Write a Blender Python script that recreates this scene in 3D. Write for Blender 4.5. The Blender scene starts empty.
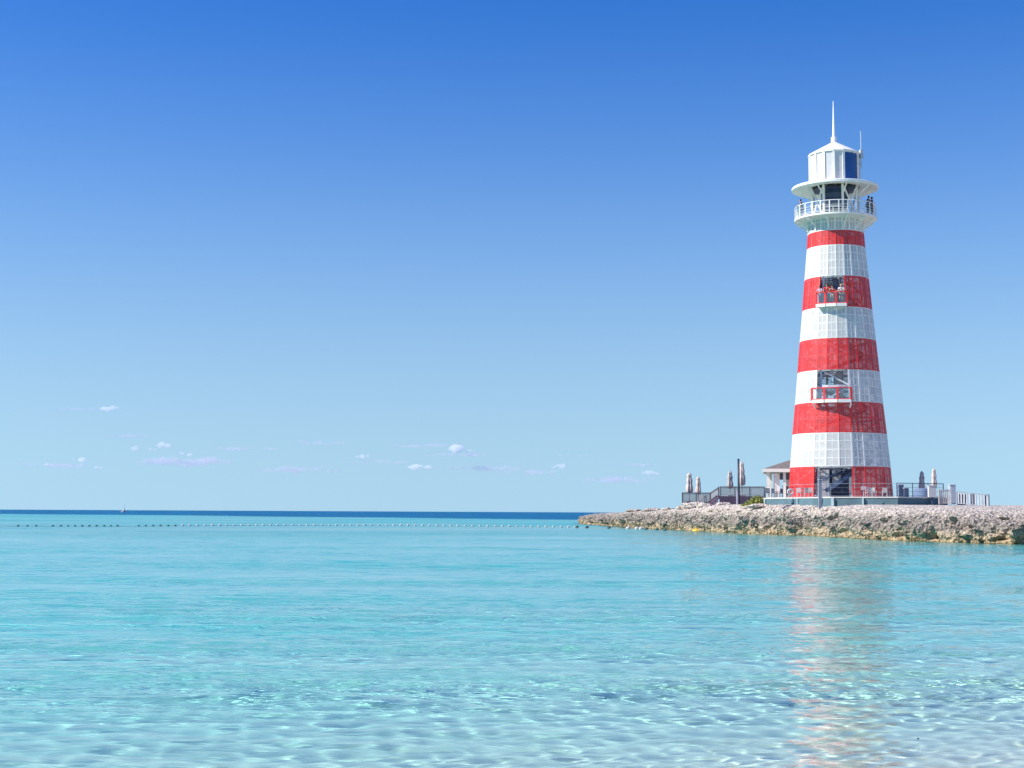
import bpy, bmesh, math, random
import numpy as np
from mathutils import Vector, Matrix, noise
from mathutils.geometry import tessellate_polygon

random.seed(7)
rng = np.random.default_rng(11)
S = bpy.context.scene
COL = S.collection
PI = math.pi
R = math.radians

# ------------------------------------------------------------------ camera
F = 1480.0                       # focal length in pixels of a 1024 wide frame
H = 1.72                         # eye height above the water
cam_d = bpy.data.cameras.new('camera')
cam_d.sensor_width = 36.0
cam_d.lens = F / 1024 * 36.0
cam_d.clip_start = 0.1
cam_d.clip_end = 120000
cam = bpy.data.objects.new('camera', cam_d)
COL.objects.link(cam)
PPY = 356.0                      # the frame is a crop: its optical centre lies above the middle
PITCH = math.atan((512.0 - PPY) / F)
cam_d.shift_y = -(384 - PPY) / 1024
CM = Matrix.Translation((0, 0, H)) @ Matrix.Rotation(PI / 2 + PITCH, 4, 'X') @ Matrix.Rotation(R(0.28), 4, 'Z')
cam.matrix_world = CM
S.camera = cam


def ray(px, py):
    return CM.to_3x3() @ Vector(((px - 512) / F, -(py - PPY) / F, -1))


def P(px, py, Y):
    """the world point seen at a pixel of the photograph, at distance Y north of the beach"""
    d = ray(px, py)
    return CM.translation + d * (Y / d.y)


def xat(px, Y):
    return P(px, 512, Y).x


# ------------------------------------------------------------------ sun and sky
TOW = P(840.5, 497, 127.0)
TX, TY = TOW.x, TOW.y
TL = math.hypot(TX, TY)
tv = Vector((-TX, -TY)).normalized()          # from the tower to the viewer
rv = Vector((-tv.y, tv.x))                     # to the viewer's right


def tdir(deg):
    a = R(deg)
    v = tv * math.cos(a) + rv * math.sin(a)
    return Vector((v.x, v.y, 0))


SUN_EL = 40.0
sd = tdir(-69)
SUN = Vector((sd.x * math.cos(R(SUN_EL)), sd.y * math.cos(R(SUN_EL)), math.sin(R(SUN_EL))))
sun_d = bpy.data.lights.new('sun', 'SUN')
sun_d.energy = 4.8
sun_d.angle = R(0.53)
sun_d.color = (1.0, 0.955, 0.88)
sun = bpy.data.objects.new('sun', sun_d)
sun.rotation_euler = SUN.to_track_quat('Z', 'Y').to_euler()
sun.location = (-60, 20, 80)
COL.objects.link(sun)

W = bpy.data.worlds.new('World')
S.world = W
W.use_nodes = True
wt = W.node_tree
wt.nodes.clear()
wo = wt.nodes.new('ShaderNodeOutputWorld')
bg = wt.nodes.new('ShaderNodeBackground')
sky = wt.nodes.new('ShaderNodeTexSky')
sky.sky_type = 'NISHITA'
sky.sun_disc = False
sky.sun_elevation = R(SUN_EL)
sky.sun_rotation = math.atan2(SUN.x, SUN.y)
sky.altitude = 0
sky.air_density = 1.5
sky.dust_density = 0.0
sky.ozone_density = 3.0
tc = wt.nodes.new('ShaderNodeTexCoord')


def wmath(op, a, b):
    m = wt.nodes.new('ShaderNodeMath')
    m.operation = op
    for k, x in enumerate((a, b)):
        if isinstance(x, (int, float)):
            m.inputs[k].default_value = x
        else:
            wt.links.new(x, m.inputs[k])
    return m.outputs[0]


# the clear air of the photograph: the sky deepens faster with height than the standard model
sx = wt.nodes.new('ShaderNodeSeparateXYZ')
wt.links.new(tc.outputs['Generated'], sx.inputs[0])
zz = wmath('ADD', wmath('MULTIPLY', wmath('POWER', wmath('MAXIMUM', sx.outputs[2], 0.0), 1.974), 2.688), 0.1535)
cx_ = wt.nodes.new('ShaderNodeCombineXYZ')
wt.links.new(sx.outputs[0], cx_.inputs[0])
wt.links.new(sx.outputs[1], cx_.inputs[1])
wt.links.new(zz, cx_.inputs[2])
nm = wt.nodes.new('ShaderNodeVectorMath')
nm.operation = 'NORMALIZE'
wt.links.new(cx_.outputs[0], nm.inputs[0])
wt.links.new(nm.outputs[0], sky.inputs[0])
gm = wt.nodes.new('ShaderNodeGamma')
gm.inputs[1].default_value = 0.834
hs = wt.nodes.new('ShaderNodeHueSaturation')
hs.inputs['Hue'].default_value = 0.529
hs.inputs['Saturation'].default_value = 1.69
wt.links.new(sky.outputs[0], gm.inputs[0])
wt.links.new(gm.outputs[0], hs.inputs['Color'])
wt.links.new(hs.outputs[0], bg.inputs['Color'])
bg.inputs['Strength'].default_value = 0.136
wt.links.new(bg.outputs[0], wo.inputs[0])

S.view_settings.view_transform = 'Standard'
S.view_settings.look = 'None'
S.view_settings.gamma = 1
S.view_settings.use_curve_mapping = False
S.view_settings.exposure = 0.6
S.render.engine = 'CYCLES'
S.cycles.use_denoising = True
S.cycles.max_bounces = 14
S.cycles.transmission_bounces = 6
S.cycles.transparent_max_bounces = 24
S.cycles.volume_bounces = 10
S.cycles.caustics_refractive = True
S.cycles.caustics_reflective = False
S.cycles.blur_glossy = 0.3
S.cycles.sample_clamp_indirect = 6

# ------------------------------------------------------------------ materials
MATS = {}


def mat(name, col, rough=0.6, metal=0.0, var=0.12, scale=3.0, bump=0.0, bscale=20.0, alpha=0.0, spec=0.4, col2=None):
    """painted / weathered surface: a principled shader whose colour wanders a little with noise"""
    if name in MATS:
        return MATS[name]
    m = bpy.data.materials.new(name)
    m.use_nodes = True
    t = m.node_tree
    n = t.nodes
    bs = n['Principled BSDF']
    bs.inputs['Roughness'].default_value = rough
    bs.inputs['Metallic'].default_value = metal
    bs.inputs['Specular IOR Level'].default_value = spec
    c = n.new('ShaderNodeTexCoord')
    nz = n.new('ShaderNodeTexNoise')
    nz.inputs['Scale'].default_value = scale
    nz.inputs['Detail'].default_value = 5
    t.links.new(c.outputs['Object'], nz.inputs['Vector'])
    rp = n.new('ShaderNodeValToRGB')
    rp.color_ramp.elements[0].position = 0.3
    rp.color_ramp.elements[1].position = 0.7
    lo = [x * (1 - var) for x in col]
    hi = [min(1, x * (1 + var)) for x in (col2 or col)]
    rp.color_ramp.elements[0].color = (*lo, 1)
    rp.color_ramp.elements[1].color = (*hi, 1)
    t.links.new(nz.outputs['Fac'], rp.inputs['Fac'])
    t.links.new(rp.outputs['Color'], bs.inputs['Base Color'])
    if bump:
        nb = n.new('ShaderNodeTexNoise')
        nb.inputs['Scale'].default_value = bscale
        nb.inputs['Detail'].default_value = 6
        t.links.new(c.outputs['Object'], nb.inputs['Vector'])
        b = n.new('ShaderNodeBump')
        b.inputs['Strength'].default_value = bump
        b.inputs['Distance'].default_value = 0.05
        t.links.new(nb.outputs['Fac'], b.inputs['Height'])
        t.links.new(b.outputs[0], bs.inputs['Normal'])
    if alpha:                     # perforated sheet: this share of it is holes
        tr = n.new('ShaderNodeBsdfTransparent')
        mx = n.new('ShaderNodeMixShader')
        mx.inputs[0].default_value = alpha
        t.links.new(bs.outputs[0], mx.inputs[1])
        t.links.new(tr.outputs[0], mx.inputs[2])
        t.links.new(mx.outputs[0], n['Material Output'].inputs['Surface'])
    MATS[name] = m
    return m


M_white = mat('white paint', (0.82, 0.79, 0.73), 0.45, var=0.05, scale=1.5)
M_wclad = mat('white perforated cladding', (0.74, 0.72, 0.68), 0.5, var=0.06, scale=0.8, alpha=0.36)
M_red = mat('red paint', (0.80, 0.040, 0.036), 0.45, var=0.12, scale=1.2)
M_rclad = mat('red perforated cladding', (0.80, 0.040, 0.036), 0.5, var=0.2, scale=1.0, alpha=0.37)
M_steel = mat('galvanised steel', (0.58, 0.60, 0.64), 0.5, var=0.15, scale=2)
M_gsteel = mat('dull grey steel', (0.22, 0.25, 0.30), 0.5, var=0.15, scale=2)
M_dsteel = mat('dark blue steel', (0.05, 0.075, 0.14), 0.5, var=0.2, scale=2)
M_core = mat('grey core panels', (0.55, 0.56, 0.60), 0.6, var=0.15, scale=0.6)
M_teal = mat('teal grey render', (0.085, 0.155, 0.185), 0.8, var=0.16, scale=0.7, bump=0.2, bscale=8)
M_conc = mat('pale concrete', (0.55, 0.54, 0.50), 0.85, var=0.12, scale=1.0, bump=0.2)
M_timber = mat('weathered brown timber', (0.12, 0.085, 0.10), 0.8, var=0.3, scale=3, bump=0.3)
M_timber2 = mat('purple brown boards', (0.075, 0.055, 0.095), 0.8, var=0.25, scale=2, bump=0.3)
M_mesh = mat('brown wire mesh', (0.20, 0.15, 0.15), 0.7, var=0.2, alpha=0.42)
M_wmesh = mat('grey cable mesh', (0.35, 0.37, 0.42), 0.6, var=0.1, alpha=0.86)
M_canvas = mat('beige canvas', (0.56, 0.46, 0.41), 0.9, var=0.14, scale=2.5, bump=0.3, bscale=9)
M_canvas2 = mat('grey taupe canvas', (0.42, 0.37, 0.36), 0.9, var=0.14, scale=2.5, bump=0.3, bscale=9)
M_shing = mat('grey brown shingles', (0.17, 0.145, 0.135), 0.9, var=0.25, scale=4, bump=0.5, bscale=14)
M_wood = mat('bleached wood slats', (0.52, 0.46, 0.42), 0.85, var=0.2, scale=3, bump=0.2)
M_plast = mat('white plastic', (0.55, 0.545, 0.53), 0.4, var=0.04)
M_navy = mat('navy painted steel', (0.03, 0.045, 0.08), 0.45, var=0.2)
M_bark = mat('stem', (0.16, 0.11, 0.07), 0.9, var=0.3)
M_leaf = mat('yellow green leaf', (0.33, 0.34, 0.06), 0.6, var=0.35, scale=6)
M_leaf2 = mat('green leaf', (0.07, 0.13, 0.03), 0.6, var=0.35, scale=6)
M_yel = mat('yellow buoy plastic', (0.75, 0.45, 0.03), 0.45, var=0.1)
M_float = mat('white float foam', (0.48, 0.49, 0.47), 0.55, var=0.1)
M_dfloat = mat('dark green float', (0.05, 0.10, 0.09), 0.7, var=0.3)  # dark green tone for the left stretch and some floats by the rocks
M_rope = mat('wet rope', (0.25, 0.27, 0.22), 0.9, var=0.2)
M_skin = mat('skin', (0.46, 0.27, 0.19), 0.55, var=0.05)
M_hair = mat('dark hair', (0.025, 0.018, 0.014), 0.6, var=0.2)
M_signr = mat('sign red', (0.6, 0.05, 0.05), 0.5, var=0.05)


def cloth(name, col):
    return mat(name, col, 0.85, var=0.1, scale=9, spec=0.2)


def glass_mat(name, col, alpha, rough=0.05):
    if name in MATS:
        return MATS[name]
    m = bpy.data.materials.new(name)
    m.use_nodes = True
    t = m.node_tree
    n = t.nodes
    n.remove(n['Principled BSDF'])
    tr = n.new('ShaderNodeBsdfTransparent')
    tr.inputs[0].default_value = (*col, 1)
    gl = n.new('ShaderNodeBsdfGlossy')
    gl.inputs['Roughness'].default_value = rough
    df = n.new('ShaderNodeBsdfDiffuse')
    df.inputs[0].default_value = (*[c * 0.8 for c in col], 1)
    fr = n.new('ShaderNodeFresnel')
    fr.inputs[0].default_value = 1.5
    m1 = n.new('ShaderNodeMixShader')
    m1.inputs[0].default_value = 1 - alpha
    m2 = n.new('ShaderNodeMixShader')
    t.links.new(tr.outputs[0], m1.inputs[1])
    t.links.new(df.outputs[0], m1.inputs[2])
    t.links.new(fr.outputs[0], m2.inputs[0])
    t.links.new(m1.outputs[0], m2.inputs[1])
    t.links.new(gl.outputs[0], m2.inputs[2])
    t.links.new(m2.outputs[0], n['Material Output'].inputs['Surface'])
    MATS[name] = m
    return m


M_glass = glass_mat('clear balustrade glass', (0.90, 0.94, 0.95), 0.94)
M_lglass = mat('lantern glass', (0.010, 0.055, 0.21), 0.12, var=0.2, scale=0.9, spec=0.7)

# ------------------------------------------------------------------ mesh building


class MB:
    def __init__(s):
        s.v = []
        s.f = []
        s.mi = []

    def add(s, vs, fs, mi=0):
        o = len(s.v)
        s.v += [tuple(p) for p in vs]
        s.f += [tuple(i + o for i in f) for f in fs]
        s.mi += [mi] * len(fs)
        return s

    def box(s, c, size, rz=0.0, mi=0):
        cx, cy, cz = c
        hx, hy, hz = [k / 2 for k in size]
        ca, sa = math.cos(rz), math.sin(rz)
        vs = []
        for dz in (-hz, hz):
            for dx, dy in ((-hx, -hy), (hx, -hy), (hx, hy), (-hx, hy)):
                vs.append((cx + dx * ca - dy * sa, cy + dx * sa + dy * ca, cz + dz))
        return s.add(vs, [(3, 2, 1, 0), (4, 5, 6, 7), (0, 1, 5, 4), (1, 2, 6, 5), (2, 3, 7, 6), (3, 0, 4, 7)], mi)

    def bar(s, a, b, w, h=None, mi=0, up=(0, 0, 1)):
        """rectangular bar from a to b"""
        a, b = Vector(a), Vector(b)
        h = h or w
        d = (b - a).normalized()
        u = Vector(up)
        if abs(d.dot(u)) > 0.98:
            u = Vector((1, 0, 0))
        x = d.cross(u).normalized()
        y = x.cross(d).normalized()
        vs = []
        for p in (a, b):
            for i, j in ((-1, -1), (1, -1), (1, 1), (-1, 1)):
                vs.append(p + x * (i * w / 2) + y * (j * h / 2))
        return s.add(vs, [(3, 2, 1, 0), (4, 5, 6, 7), (0, 1, 5, 4), (1, 2, 6, 5), (2, 3, 7, 6), (3, 0, 4, 7)], mi)

    def tube(s, pts, rads, n=8, mi=0):
        pts = [Vector(p) for p in pts]
        if not hasattr(rads, '__len__'):
            rads = [rads] * len(pts)
        vs = []
        for i, p in enumerate(pts):
            d = (pts[min(i + 1, len(pts) - 1)] - pts[max(i - 1, 0)]).normalized()
            u = Vector((0, 0, 1)) if abs(d.z) < 0.9 else Vector((1, 0, 0))
            x = d.cross(u).normalized()
            y = x.cross(d).normalized()
            for k in range(n):
                a = 2 * PI * k / n
                vs.append(p + (x * math.cos(a) + y * math.sin(a)) * rads[i])
        fs = []
        for i in range(len(pts) - 1):
            for k in range(n):
                fs.append((i * n + k, i * n + (k + 1) % n, (i + 1) * n + (k + 1) % n, (i + 1) * n + k))
        fs.append(tuple(range(n))[::-1])
        fs.append(tuple((len(pts) - 1) * n + k for k in range(n)))
        return s.add(vs, fs, mi)

    def lathe(s, prof, n=24, c=(0, 0, 0), off=0.0, mi=0, closed=False, a0=None, a1=None, star=None):
        """prof: (r, z) list turned about the vertical through c; star(k, r, z) may change the radius"""
        cx, cy, cz = c
        part = a0 is not None
        m = n + 1 if part else n
        vs = []
        for (r, z) in prof:
            for k in range(m):
                a = (a0 + (a1 - a0) * k / n) if part else 2 * PI * k / n + off
                rr = star(k, r, z) if star else r
                vs.append((cx + rr * math.cos(a), cy + rr * math.sin(a), cz + z))
        fs = []
        L = len(prof)
        for i in range(L if closed else L - 1):
            j = (i + 1) % L
            for k in range(n):
                k2 = k + 1 if part else (k + 1) % n
                fs.append((i * m + k, i * m + k2, j * m + k2, j * m + k))
        return s.add(vs, fs, mi)

    def build(s, name, ms, parent=None, smooth=False, loc=None):
        me = bpy.data.meshes.new(name)
        vs = s.v
        if loc is not None:
            vs = [(p[0] - loc[0], p[1] - loc[1], p[2] - loc[2]) for p in vs]
        me.from_pydata(vs, [], s.f)
        ms = ms if isinstance(ms, (list, tuple)) else [ms]
        for m in ms:
            me.materials.append(m)
        if len(ms) > 1:
            me.polygons.foreach_set('material_index', s.mi)
        if smooth:
            me.polygons.foreach_set('use_smooth', [True] * len(me.polygons))
        me.update()
        o = bpy.data.objects.new(name, me)
        COL.objects.link(o)
        if loc is not None:
            o.location = loc
        if parent is not None:
            o.parent = parent
            # children are written in the coordinates of their thing
        return o


def tag(o, label, cat, group=None, kind=None):
    if label:
        o['label'] = label
    if cat:
        o['category'] = cat
    if group:
        o['group'] = group
    if kind:
        o['kind'] = kind
    return o


def thing(name, loc, label, cat, group=None, rz=0.0):
    o = bpy.data.objects.new(name, None)
    COL.objects.link(o)
    o.empty_display_size = 0.3
    o.location = loc
    o.rotation_euler = (0, 0, rz)
    return tag(o, label, cat, group)


def dup(root, loc, rz=0.0, label=None, sc=None):
    r = root.copy()
    COL.objects.link(r)
    r.location = loc
    r.rotation_euler = (0, 0, rz)
    if label:
        r['label'] = label
    if sc:
        r.scale = sc
    for ch in list(root.children):
        c = ch.copy()
        COL.objects.link(c)
        c.parent = r
        for g in list(ch.children):
            d = g.copy()
            COL.objects.link(d)
            d.parent = c
    return r


def dup_part(o, parent=None, rz=None):
    c = o.copy()
    COL.objects.link(c)
    c.parent = parent or o.parent
    if rz is not None:
        c.rotation_euler = (0, 0, rz)
    return c


def grid_mesh(name, X, Y, Z, m, attrs=None, smooth=True):
    """a sheet from three 2-D arrays"""
    r, c = X.shape
    me = bpy.data.meshes.new(name)
    co = np.stack([X, Y, Z], -1).reshape(-1, 3).astype(np.float32)
    idx = np.arange(r * c).reshape(r, c)
    q = np.stack([idx[:-1, :-1], idx[:-1, 1:], idx[1:, 1:], idx[1:, :-1]], -1).reshape(-1, 4)
    me.vertices.add(r * c)
    me.vertices.foreach_set('co', co.ravel())
    me.loops.add(q.size)
    me.loops.foreach_set('vertex_index', q.ravel().astype(np.int32))
    me.polygons.add(len(q))
    me.polygons.foreach_set('loop_start', np.arange(0, q.size, 4, dtype=np.int32))
    me.polygons.foreach_set('loop_total', np.full(len(q), 4, np.int32))
    me.update(calc_edges=True)
    if smooth:
        me.polygons.foreach_set('use_smooth', np.ones(len(q), bool))
    for k, a in (attrs or {}).items():
        at = me.attributes.new(k, 'FLOAT', 'POINT')
        at.data.foreach_set('value', a.ravel().astype(np.float32))
    me.materials.append(m)
    me.update()
    o = bpy.data.objects.new(name, me)
    COL.objects.link(o)
    return o


# ------------------------------------------------------------------ sea floor and water
_dy = np.array([-60, 0, 5.0, 8.0, 10, 14, 20, 30, 60, 120, 250, 60000])
_dd = np.array([-3.5, -0.35, -0.02, 0.28, 0.52, 0.85, 1.25, 1.65, 2.0, 2.3, 2.9, 3.4])


def smooth_noise(X, Y, seed, n=14, lx=8.0, ly=4.0):
    g = np.random.default_rng(seed)
    out = np.zeros_like(X)
    for i in range(n):
        a = g.normal(0, 1, 2)
        out += np.sin(X * a[0] * 2 * PI / lx + Y * a[1] * 2 * PI / ly + g.uniform(0, 2 * PI))
    return out / math.sqrt(n / 2)


def reef(X, Y):
    """0 inside the bay, 1 beyond the drop-off where the deep, wind-roughened sea begins"""
    e = Y + 1.1 * np.clip(X, -420, 30) - 345 + 14 * smooth_noise(np.clip(X, -400, 300), 0 * Y, 31, lx=160, ly=160)
    return np.clip(e / (40 + 0.5 * np.clip(-X - 60, 0, 400)), 0, 1)


def depth(X, Y):
    ye = Y - 0.75 * np.clip(X, -6, 6) + 1.2 * smooth_noise(X, Y * 0, 3, lx=30, ly=30)*0.4
    d = np.interp(ye, _dy, _dd) + 20 * reef(X, Y)
    k = np.clip((Y - 9) / 14, 0, 1) * np.clip((900 - Y) / 600, 0, 1)
    d = d * (1 + k * 0.10 * smooth_noise(np.clip(X, -200, 200), np.log(np.maximum(Y, 4)) * 14, 5, lx=45, ly=5))
    return d


def build_sea():
    # rows run away from the beach, columns fan out a little so that the wave detail follows the distance
    ys = [3.5]
    while ys[-1] < 230:
        ys.append(ys[-1] + 0.0026 * (ys[-1] + 2))
    while ys[-1] < 1500:
        ys.append(ys[-1] * 1.012)
    while ys[-1] < 60000:
        ys.append(ys[-1] * 1.05)
    ys = np.array(ys)
    ui = np.linspace(-0.56, 0.56, 860)
    uo = np.geomspace(0.6, 9, 16)
    us = np.concatenate([-uo[::-1], ui, uo])
    U, Y = np.meshgrid(us, ys)
    X = U * (Y + 9)
    dyr = np.gradient(ys)[:, None]
    Z = np.zeros_like(X)
    D = depth(X, Y)
    lost = np.zeros_like(X)
    g = np.random.default_rng(5)
    N = 95
    lam = np.geomspace(0.10, 3.2, N)
    tot = 0
    edge = np.clip((0.60 - np.abs(U)) / 0.04, 0, 1)
    for l in lam:
        k = 2 * PI / l
        sp = 1.0 if l > 1.0 else 1.25
        th = g.normal(R(6), 0.30 + 0.65 * min(1.0, max(0.0, (0.75 - l) / 0.45)))
        slope = 0.0150 * min(1.0, 0.52 / l) * min(1.0, (l / 0.17) ** 1.2)
        a = slope * math.sqrt(2) / k
        ky, kx = k * math.cos(th), k * math.sin(th)
        ph = g.uniform(0, 2 * PI)
        w = np.clip(l / (2.6 * np.maximum(dyr * abs(math.cos(th)), 0.001)) - 1.0, 0, 1)
        w = w * np.clip((l / (0.31 * np.maximum(D, 0.05)) - 0.7) / 0.6, 0, 1)
        Z += edge * w * a * np.sin(kx * X + ky * Y + ph)
        lost += (1 - w ** 2) * slope ** 2
        tot += slope ** 2
    # patches of stronger and weaker ripple (wind lanes)
    lane = 1 + 0.3 * np.clip(smooth_noise(np.clip(X, -300, 300), np.log(np.maximum(Y, 3)) * 12, 9, lx=40, ly=4), -1.6, 1.6)
    Z *= lane
    Z *= np.clip(D / 0.25, 0.25, 1)
    sig = np.sqrt(np.maximum(lost, 0)) * np.ones_like(X)
    sig = np.where(edge < 1, math.sqrt(tot), sig) * lane
    farw = np.clip((Y - 90) / 140, 0, 1)
    chop = sig * (1 - farw) / math.sqrt(tot)
    open_sea = reef(X, Y)
    rough = np.sqrt(np.clip(math.sqrt(2) * (sig * 0.30 * farw + 0.17 * open_sea), 0.0005, 0.4))
    print('rms slope', math.sqrt(tot), X.shape)

    m = bpy.data.materials.new('sea water')
    m.use_nodes = True
    t = m.node_tree
    n = t.nodes
    bs = n['Principled BSDF']
    bs.inputs['Transmission Weight'].default_value = 1.0
    bs.inputs['IOR'].default_value = 1.333
    ad = n.new('ShaderNodeAttribute')
    ad.attribute_name = 'depth'
    cc = n.new('ShaderNodeCombineColor')
    for i, a in enumerate((1.0, 0.064, 0.024)):     # absorption of red, green, blue per metre of depth
        mm = n.new('ShaderNodeMath')
        mm.operation = 'MULTIPLY'
        mm.inputs[1].default_value = -a
        t.links.new(ad.outputs['Fac'], mm.inputs[0])
        ex = n.new('ShaderNodeMath')
        ex.operation = 'EXPONENT'
        t.links.new(mm.outputs[0], ex.inputs[0])
        t.links.new(ex.outputs[0], cc.inputs[i])
    t.links.new(cc.outputs[0], bs.inputs['Base Color'])
    ar = n.new('ShaderNodeAttribute')
    ar.attribute_name = 'ripple'
    t.links.new(ar.outputs['Fac'], bs.inputs['Roughness'])
    geo = n.new('ShaderNodeNewGeometry')
    hsum = None
    for sc, wgt, st in ((2.6, 0.9, 0.45), (6.5, 0.8, 0.5), (1.1, 0.5, 0.3)):
        mp = n.new('ShaderNodeMapping')
        mp.inputs['Scale'].default_value = (st, 1, 1)
        mp.inputs['Rotation'].default_value = (0, 0, 0.12)
        t.links.new(geo.outputs['Position'], mp.inputs['Vector'])
        nz = n.new('ShaderNodeTexNoise')
        nz.inputs['Scale'].default_value = sc
        nz.inputs['Detail'].default_value = 2
        t.links.new(mp.outputs[0], nz.inputs['Vector'])
        mm = n.new('ShaderNodeMath')
        mm.operation = 'MULTIPLY'
        mm.inputs[1].default_value = wgt
        t.links.new(nz.outputs['Fac'], mm.inputs[0])
        if hsum is None:
            hsum = mm.outputs[0]
        else:
            aa = n.new('ShaderNodeMath')
            aa.operation = 'ADD'
            t.links.new(hsum, aa.inputs[0])
            t.links.new(mm.outputs[0], aa.inputs[1])
            hsum = aa.outputs[0]
    ac = n.new('ShaderNodeAttribute')
    ac.attribute_name = 'chop'
    hm_ = n.new('ShaderNodeMath')
    hm_.operation = 'MULTIPLY'
    t.links.new(hsum, hm_.inputs[0])
    t.links.new(ac.outputs['Fac'], hm_.inputs[1])
    bp = n.new('ShaderNodeBump')
    bp.inputs['Strength'].default_value = 1.0
    bp.inputs['Distance'].default_value = 0.055
    t.links.new(hm_.outputs[0], bp.inputs['Height'])
    t.links.new(bp.outputs[0], bs.inputs['Normal'])
    o = grid_mesh('water', X, Y, Z, m, {'depth': np.maximum(D, 0), 'ripple': rough, 'chop': chop})
    o['kind'] = 'structure'
    o.cycles.is_caustics_caster = True

    # sea floor: coarser sheet of sand
    ys2 = np.concatenate([np.array([-300, -80, -30, -10, -4, 0]), np.geomspace(2, 60000, 420)])
    us2 = np.concatenate([-uo[::-1], np.linspace(-0.56, 0.56, 160), uo])
    U2, Y2 = np.meshgrid(us2, ys2)
    X2 = U2 * (np.maximum(Y2, 0) + 30)
    D2 = depth(X2, Y2)
    nearw = np.clip((60 - Y2) / 40, 0, 1)
    Z2 = -D2 + 0.012 * nearw * smooth_noise(X2, Y2, 21, lx=1.4, ly=0.9)
    ms = mat('white coral sand', (0.84, 0.79, 0.62), 0.95, var=0.06, scale=0.8, bump=0.25, bscale=3, spec=0.1)
    o2 = grid_mesh('seabed', X2, Y2, Z2, ms)
    o2['kind'] = 'structure'
    o2.cycles.is_caustics_receiver = True


sun_d.cycles.is_caustics_light = True
build_sea()

# ------------------------------------------------------------------ coral rock shore
coast_px = [(579, 227), (589, 214), (604, 198), (620, 182), (650, 163), (690, 145), (720, 136), (760, 125), (800, 118.5),
            (830, 112), (860, 105), (900, 97.5), (950, 93), (1024, 88)]
coast = [Vector((xat(px, Y), Y)) for px, Y in coast_px]
coast = [Vector((70, 246)), Vector((40, 244)), Vector((22, 240)), Vector((13, 235))] + coast + [Vector((36, 82)), Vector((46, 77)), Vector((70, 74)), Vector((120, 74))]
top_keys = [(0, 1.4), (3, 1.5), (4, 1.6), (6, 1.85), (8, 2.3), (9, 2.55), (11, 2.5), (13, 2.4), (15, 2.2), (17, 2.02), (21, 2.0)]


def catmull(p, t):
    i = int(min(max(t, 0), len(p) - 1.0001))
    f = t - i
    g = lambda k: p[min(max(k, 0), len(p) - 1)]
    a, b, c, d = g(i - 1), g(i), g(i + 1), g(i + 2)
    return 0.5 * ((2 * b) + (c - a) * f + (2 * a - 5 * b + 4 * c - d) * f * f + (3 * b - a - 3 * c + d) * f ** 3)


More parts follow.
